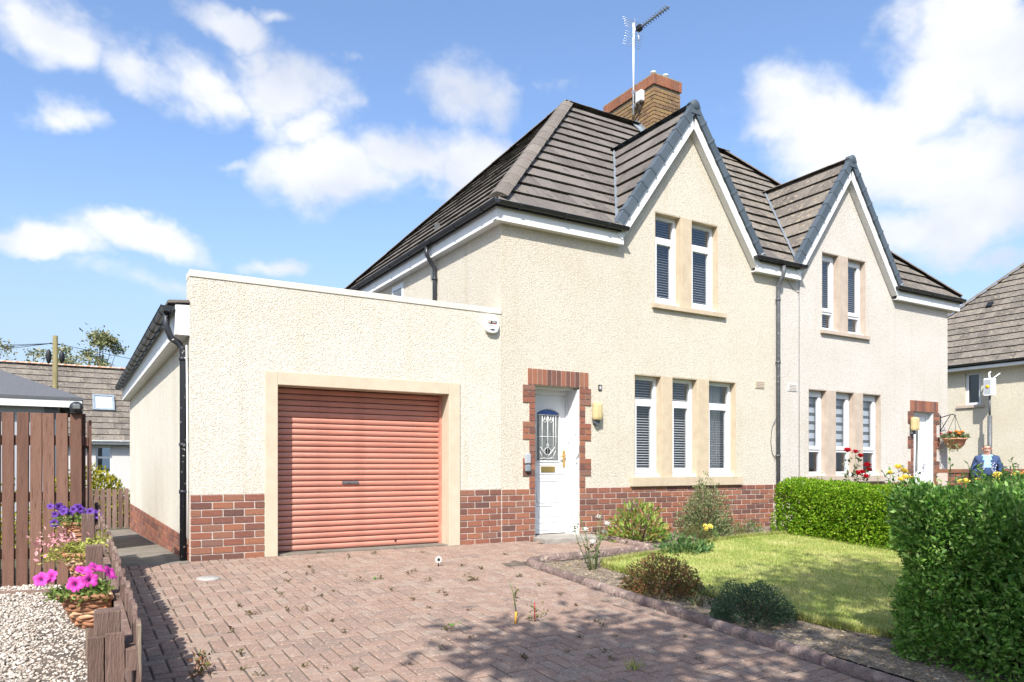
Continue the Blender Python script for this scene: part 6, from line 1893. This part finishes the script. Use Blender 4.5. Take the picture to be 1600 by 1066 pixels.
def tree(name, label, x, y, z0, h, crown_r, crown_h, nleaf, ll, mat, seed, clumps=16, trunk_r=.16, cl=(.22, .42), group=None, keep=None):
    rg = np.random.default_rng(seed); rr = random.Random(seed)
    t = thing(name, label, 'tree', (x, y, z0), group)
    mb = MB(); base = h - crown_h * 1.05
    top = Vector((x + rr.uniform(-.2, .2), y, z0 + h * .82))
    mb.tube([(x, y, z0 - .1), (x + rr.uniform(-.1, .1), y, z0 + base * .6), (x + rr.uniform(-.15, .15), y, z0 + base + .2 * crown_h), top], [trunk_r, trunk_r * .8, trunk_r * .55, trunk_r * .15], 8)
    trunk = mb.build('trunk', M['bark'], t)
    mb = MB(); parts = []
    for i in range(clumps):
        a = rr.uniform(0, 6.28); q = rr.random() ** .6; zz = rr.uniform(0, 1)
        rad = crown_r * q * math.sin(math.pi * (.18 + .72 * zz)) * 1.1
        c = Vector((x + math.cos(a) * rad, y + math.sin(a) * rad, z0 + h - crown_h + crown_h * zz))
        if keep and not keep(c): continue
        f = min(1, max(.1, (c.z - z0 - base * .7) / (h * .9)))
        s = Vector((x, y, z0 + base * .75 + f * crown_h * .5))
        m_ = s.lerp(c, .5) + Vector((0, 0, .08 * crown_h))
        mb.tube([s, m_, c], [trunk_r * .30, trunk_r * .18, trunk_r * .05], 5)
        k = nleaf // clumps; cr = crown_r * rr.uniform(*cl)
        P = rg.normal(size=(k, 3)) * np.array([cr, cr, cr * .7]) * .55 + np.array(c)
        parts.append(leaf_arrays(P, rg.normal(size=(k, 3)) + [0, 0, .1], rg.uniform(.6, 1.2, k) * ll, .5, rng=rg))
    mb.build('limbs', M['bark'], t)
    foliage('crown', parts, mat, t)
    return t
tree('airy_tree', 'airy tree with the tallest crown beside the telegraph pole, behind the brown roof', 1.7, 48, -1, 10.9, 1.9, 5.5, 3600, .24, M['lf_tree'], 5, 20)
tree('airy_tree', 'smaller thin tree just right of the telegraph pole, behind the brown roof', -.1, 46, -1, 10.1, 1.4, 4.5, 900, .22, M['lf_tree'], 8, 12)
tree('airy_tree', 'thin tree just left of the telegraph pole, behind the brown roof', -2.1, 47, -1, 10.2, 1.5, 4.5, 900, .22, M['lf_tree'], 9, 12)
tree('airy_tree', 'low tree top at the left edge, behind the brown roof', -4.6, 47, -1, 9.8, 2.6, 4.0, 1200, .22, M['lf_tree'], 12, 14)
tree('airy_tree', 'lowest tree top beside the garage eaves, behind the brown roof', 4.1, 49, -1, 9.9, 1.2, 3.5, 500, .22, M['lf_tree'], 13, 8)
# the tree across the pavement that dapples the drive
tree('street_tree', 'broad leafy street tree whose shade dapples the drive and lawn', 1.4, -10.7, gz(-10.7), 8.9, 3.3, 4.0, 24000, .20, M['lf_hedge'], 31, 52, .22, (.15, .27), keep=lambda c: not (4.7 < c.x + .65 * (c.z - .6) < 8.0 and -7.4 < c.y + .714 * (c.z - .6) < -4.9))  # crown gapped so the near hedge stays out of its shade

# ---- weeds and small finds on the drive
def weed_mesh(kind, seed):
    rg = np.random.default_rng(seed)
    k = {'tuft': 16, 'clover': 12, 'dry': 14, 'grass': 40}[kind]
    if kind == 'grass':
        P = rg.normal(size=(k, 3)) * [.03, .03, 0]; D = rg.normal(size=(k, 3)) * .35 + [0, 0, 1]; Ls = rg.uniform(.04, .09, k); asp = .07
    elif kind == 'clover':
        P = rg.normal(size=(k, 3)) * [.022, .022, 0] + [0, 0, .012]; D = rg.normal(size=(k, 3)) * [1, 1, .3] + [0, 0, .3]; Ls = rg.uniform(.014, .03, k); asp = .8
    else:
        P = rg.normal(size=(k, 3)) * [.014, .014, .012] + [0, 0, .012]; D = rg.normal(size=(k, 3)) * [1, 1, .5] + [0, 0, .6]; Ls = rg.uniform(.012, .04, k); asp = .35
    V, F = leaf_arrays(P, D, Ls, asp, rng=rg)
    return mesh_np('weed', V, F, {'tuft': M['lf_weed'], 'clover': M['lf_clover'], 'dry': M['lf_weed'], 'grass': M['lf_grass']}[kind])
wm = {('tuft', s): weed_mesh('tuft', s) for s in range(4)}
WEEDS = [(1.62, -1.84), (1.81, -1.52), (2.06, -1.28), (1.94, -1.99), (1.91, -2.27), (2.08, -2.11), (1.52, -2.68), (1.65, -2.74), (1.24, -2.71), (2.2, -0.88), (2.39, -1.53), (2.65, -1.35), (3.14, -0.28), (3.73, -0.41), (3.04, -1.63), (3.51, -2.02), (3.51, -2.2), (3.87, -1.67), (2.56, -2.33), (2.43, -1.79), (4.0, -2.23), (3.45, -2.21), (3.88, -3.16), (4.03, -2.67), (4.59, -0.97), (3.74, -1.45), (2.56, -0.05), (2.77, -0.47), (3.79, -3.53), (3.61, -4.05), (3.46, -4.48), (1.36, -4.26), (1.51, -4.36), (0.9, -4.06), (0.95, -3.77), (0.97, -4.21), (2.43, -3.79), (1.85, -4.43), (2.17, -4.21), (3.62, -5.16), (3.94, -4.71), (3.22, -4.37), (2.15, -1.19), (2.67, -1.76), (1.2, -2.39), (3.15, -4.75), (3.94, -2.72), (2.95, -2.58), (1.89, -1.1), (1.25, -4.16), (2.9, -4.65), (1.72, -3.51), (2.58, -4.63), (2.49, -4.03), (3.05, -2.06), (3.14, -1.52), (3.09, -4.91), (2.94, -2.71), (3.56, -4.19), (2.98, -4.81), (2.59, -3.09), (2.86, -3.29), (1.6, -2.12), (1.0, -3.16), (1.73, -3.18), (2.59, -2.76)]
for i, (x, y) in enumerate(WEEDS):
    o = link(bpy.data.objects.new('weed', wm[('tuft', i % 4)]), None, Matrix.Translation((x, y, gz(y) + .012)) @ Matrix.Rotation(rnd.uniform(0, 6), 4, 'Z') @ Matrix.Scale(rnd.uniform(.7, 1.3), 4))
    zone = ('by the garage front' if y > -1.5 else 'beside the low fence' if x < 1.3 else 'near the edging stones' if x > 3.2 else 'in the middle of the drive' if y > -3.4 else 'at the near end of the drive')
    tag(o, 'small brown green weed tuft in the paving joints ' + zone, 'weed', 'weeds in the paving joints ' + zone)
def one(name, label, me, x, y, s=1.0):
    o = link(bpy.data.objects.new(name, me), None, Matrix.Translation((x, y, gz(y) + .012)) @ Matrix.Scale(s, 4)); tag(o, label, 'weed')
one('clover', 'bright green clover tuft in the middle of the drive', weed_mesh('clover', 3), *(2.52, -3.66))
one('clover', 'green clover sprig close to the garage door', weed_mesh('clover', 4), *(2.63, -1.74))
one('grass_tuft', 'tuft of green grass in the dappled shade near the edging', weed_mesh('grass', 5), *(3.1, -5.12))
tw = thing('tall_weed', 'tall weed with an orange stem at the edge of the tree shade', 'weed', (*(3.0, -3.82), gz((3.0, -3.82)[1])))
x, y = (3.0, -3.82); z = gz(y) + .01
MB().tube([(x, y, z), (x + .005, y, z + .10)], .009, 6).build('stem', M['pt_orange'], tw)
MB().tube([(x + .005, y, z + .10), (x - .01, y + .02, z + .25), (x - .05, y + .03, z + .36)], [.005, .004, .002], 5).build('flower_stalk', M['stem_green'], tw)
pp = np.array([(x + .003, y, z + .08 + .2 * q) for q in rng.random(26)]); foliage('foliage', [leaf_arrays(pp, rng.normal(size=(26, 3)) + [0, 0, .4], rng.uniform(.02, .05, 26), .35)], M['lf_heath'], tw)
sw_ = thing('short_weed', 'shorter branching weed standing in the shade right of the tall weed', 'weed', (*(3.18, -3.82), gz((3.18, -3.82)[1])))
x, y = (3.18, -3.82); z = gz(y) + .01
MB().tube([(x, y, z), (x, y, z + .16)], [.006, .003], 5).build('stem', M['pt_red'], sw_)
pp = np.array([(x, y, z + .14 * q) for q in rng.random(40)]) + rng.normal(size=(40, 3)) * [.04, .04, .004]; foliage('foliage', [leaf_arrays(pp, rng.normal(size=(40, 3)) + [0, 0, .5], rng.uniform(.02, .05, 40), .4)], M['lf_heath'], sw_)
lw = thing('leafy_weed', 'reddish leafy weed by the low fence at the bottom of the picture', 'weed', (*(0.67, -4.04), gz((0.67, -4.04)[1])))
x, y = (0.67, -4.04); z = gz(y) + .01
pp = np.stack([x + rng.normal(0, .03, 60), y + rng.normal(0, .03, 60), z + rng.random(60) * .13], 1); foliage('foliage', [leaf_arrays(pp, rng.normal(size=(60, 3)) + [0, 0, .6], rng.uniform(.03, .06, 60), .35)], M['lf_azalea'], lw)
MB().tube([(x, y, z), (x + .01, y, z + .13)], [.004, .002], 5).build('stem', M['twig'], lw)
dz_ = thing('daisy_ornament', 'white daisy on a short stake standing on the drive before the garage', 'ornament', (*(3.5, -1.35), gz((3.5, -1.35)[1])))
x, y = (3.5, -1.35); z = gz(y) + .012
MB().tube([(x, y, z), (x, y, z + .05)], .006, 6).build('stake', M['ink'], dz_)
mb = MB()
for k in range(10):
    a = 2 * math.pi * k / 10; d = Vector((math.cos(a), 0, math.sin(a))); s = Vector((-math.sin(a), 0, math.cos(a))); o = Vector((x, y - .008, z + .085))
    mb.prism([o + d * .008 - s * .006, o + d * .032 - s * .011, o + d * .042, o + d * .032 + s * .011, o + d * .008 + s * .006], (0, .003, 0))
mb.build('petals', M['pt_white'], dz_)
MB().ball((x, y - .011, z + .085), .015, .006, .015, 10, 6).build('centre', M['ink'], dz_)

# ================================================================== the man by the wall
def man(px_, py_, gzv, face):
    """elderly man standing with bent arms; built facing -Y then turned"""
    t = thing('person', 'grey haired man with glasses in a patterned navy cardigan and light blue shirt', 'person', (px_, py_, gzv))
    s = 1.56 / 1.70
    J = {}; E = []
    def j(name, x, y, z, r, parent=None):
        J[name] = (len(J), (x, y, z), r)
        if parent: E.append((J[parent][0], J[name][0]))
    j('pelvis', 0, 0, .92, .135)
    j('belly', 0, -.03, 1.05, .150, 'pelvis'); j('chest', 0, -.02, 1.22, .155, 'belly'); j('upper', 0, 0, 1.36, .115, 'chest'); j('neck', 0, -.012, 1.45, .055, 'upper'); j('skull', 0, -.03, 1.53, .075, 'neck')
    j('head', 0, -.035, 1.60, .088, 'skull'); j('crown', 0, -.025, 1.66, .065, 'head')
    for sd, n in ((-1, 'r'), (1, 'l')):
        j('sh' + n, sd * .17, .0, 1.375, .068, 'upper'); j('el' + n, sd * .245, .03, 1.12, .052, 'sh' + n); j('fa' + n, sd * .21, -.13, 1.03, .044, 'el' + n); j('wr' + n, sd * .15, -.25, 1.0, .031, 'fa' + n); j('pa' + n, sd * .125, -.31, .995, .036, 'wr' + n)
        for k in range(4):
            bx = sd * (.150 - k * .017); ln = (.032, .036, .034, .026)[k]
            j(f'f{k}a{n}', bx, -.345, .995 + .002 * k, .0095, 'pa' + n); j(f'f{k}b{n}', bx - sd * .004, -.345 - ln, .985, .0088, f'f{k}a{n}'); j(f'f{k}c{n}', bx - sd * .008, -.345 - ln * 1.6, .965, .0078, f'f{k}b{n}')
        j('t1' + n, sd * .10, -.30, 1.01, .012, 'pa' + n); j('t2' + n, sd * .078, -.335, 1.005, .010, 't1' + n)
        j('hip' + n, sd * .095, 0, .86, .092, 'pelvis'); j('kn' + n, sd * .105, -.02, .48, .062, 'hip' + n); j('an' + n, sd * .11, .02, .09, .042, 'kn' + n); j('to' + n, sd * .125, -.13, .045, .042, 'an' + n)
    me = bpy.data.meshes.new('body_cage'); me.from_pydata([v[1] for v in J.values()], E, []); me.update()
    o = bpy.data.objects.new('body_cage', me); COL.objects.link(o)
    md = o.modifiers.new('skin', 'SKIN'); md.use_smooth_shade = True
    for i, v in enumerate(J.values()):
        me.skin_vertices[0].data[i].radius = (v[2], v[2]); me.skin_vertices[0].data[i].use_root = (i == 0)
    sb = o.modifiers.new('sub', 'SUBSURF'); sb.levels = 2; sb.render_levels = 2
    dg = bpy.context.evaluated_depsgraph_get(); dg.update()
    bme_ = bpy.data.meshes.new_from_object(o.evaluated_get(dg)); bpy.data.objects.remove(o)
    for v in bme_.vertices:           # wider trunk than deep, a jaw and a brow
        c = v.co
        if .8 < c.z < 1.40 and abs(c.x) < .19: c.x *= 1.08; c.y = c.y * .88
        if c.z > 1.47:
            c.x *= .92
            if c.z < 1.57 and c.y < -.04: c.y -= .012
    bme_.materials.clear(); bme_.materials.append(M['skin']); bme_.name = 'body'
    T = Matrix.Translation((px_, py_, gzv)) @ Matrix.Rotation(face, 4, 'Z') @ Matrix.Scale(s, 4)
    body = piece('body', bme_, t, T)
    def shell(name, test, off, mat):
        bm = bmesh.new(); bm.from_mesh(bme_); bm.normal_update()
        bmesh.ops.delete(bm, geom=[f for f in bm.faces if not test(f.calc_center_median())], context='FACES')
        for v in bm.verts: v.co += v.normal * off
        r_ = bmesh.ops.solidify(bm, geom=bm.faces[:], thickness=-.004)
        m_ = bpy.data.meshes.new(name); bm.to_mesh(m_); bm.free(); m_.materials.append(mat)
        m_.polygons.foreach_set('use_smooth', [True] * len(m_.polygons))
        return piece(name, m_, t, T)
    def arm(c): return abs(c.x) > .0 and c.y < -.235 and c.z < 1.06
    shell('shirt', lambda c: 1.0 < c.z < 1.452 and abs(c.x) < .10 and c.y < -.0, .008, M['shirt'])
    shell('trousers', lambda c: .075 < c.z < .96 and abs(c.y) < .2 and not arm(c) and c.y > -.16, .012, M['trousers'])
    shell('shoes', lambda c: c.z <= .09, .010, M['ink'])
    def cardi(c):
        if arm(c) or c.z < .90 or c.z > 1.445: return False
        if c.y < -.05 and abs(c.x) < .012 + max(0, (c.z - 1.12)) * .26: return False
        return True
    cg = shell('cardigan', cardi, .018, M['navy'])
    mb = MB()
    for sd in (-1, 1):
        for i, (dx, z, w, h) in enumerate(((.095, 1.26, .05, .035), (.14, 1.20, .04, .05), (.075, 1.17, .035, .04), (.16, 1.29, .035, .03), (.115, 1.10, .05, .03))):
            yy = -.178 + dx * dx * 3.2 + (1.22 - z) * -.02
            x = sd * dx
            for q in ((-w / 2, h / 2), (0, -h / 2), (w / 2, h / 2)):
                mb.tube([(x + q[0] - .010, yy - .004, z + q[1] - .014), (x + q[0] + .010, yy - .004, z + q[1] + .014)], .009, 5)
    m_ = mb.mesh('knit_pattern', M['knit_white']); piece('knit_pattern', m_, cg, T)
    # face
    mb = MB(); mb.add([(0, -.118, 1.605), (-.017, -.115, 1.565), (.017, -.115, 1.565), (0, -.142, 1.567)], [(0, 1, 3), (0, 3, 2), (1, 2, 3)]); piece('nose', mb.mesh('nose', M['skin']), t, T)
    for sd in (-1, 1):
        mb = MB(); mb.ball((sd * .032, -.112, 1.602), .011, .008, .008, 8, 6); piece('eye', mb.mesh('eye', M['eye_dark']), t, T)
        mb = MB(); mb.ball((sd * .088, -.03, 1.585), .012, .022, .034, 8, 6); piece('ear', mb.mesh('ear', M['skin']), t, T)
    mb = MB(); mb.tube([(-.026, -.113, 1.533), (0, -.12, 1.536), (.026, -.113, 1.533)], .005, 6); piece('mouth', mb.mesh('mouth', M['door_red']), t, T)
    mb = MB(); mb.tube([(-.032, -.116, 1.548), (0, -.124, 1.556), (.032, -.116, 1.548)], .008, 6); piece('moustache', mb.mesh('moustache', M['hair']), t, T)
    mb = MB()
    for sd in (-1, 1):
        mb.tube([(sd * .032 + .022 * math.cos(k * .5236), -.126, 1.602 + .018 * math.sin(k * .5236)) for k in range(13)], .0035, 5)
        mb.tube([(sd * .055, -.124, 1.608), (sd * .088, -.03, 1.61)], .003, 5)
    mb.tube([(-.011, -.127, 1.605), (.011, -.127, 1.605)], .003, 5); piece('glasses', mb.mesh('glasses', M['ink']), t, T)
    bm = bmesh.new(); bm.from_mesh(bme_); bm.normal_update()
    def hairy(c): return c.z > 1.665 and c.y > -.085 or c.z > 1.57 and c.y > -.035
    bmesh.ops.delete(bm, geom=[f for f in bm.faces if not hairy(f.calc_center_median())], context='FACES')
    for v in bm.verts: v.co += v.normal * .012
    m_ = bpy.data.meshes.new('hair'); bm.to_mesh(m_); bm.free(); m_.materials.append(M['hair']); piece('hair', m_, t, T)
man(15.75, -1.02, -.05, R(-58))
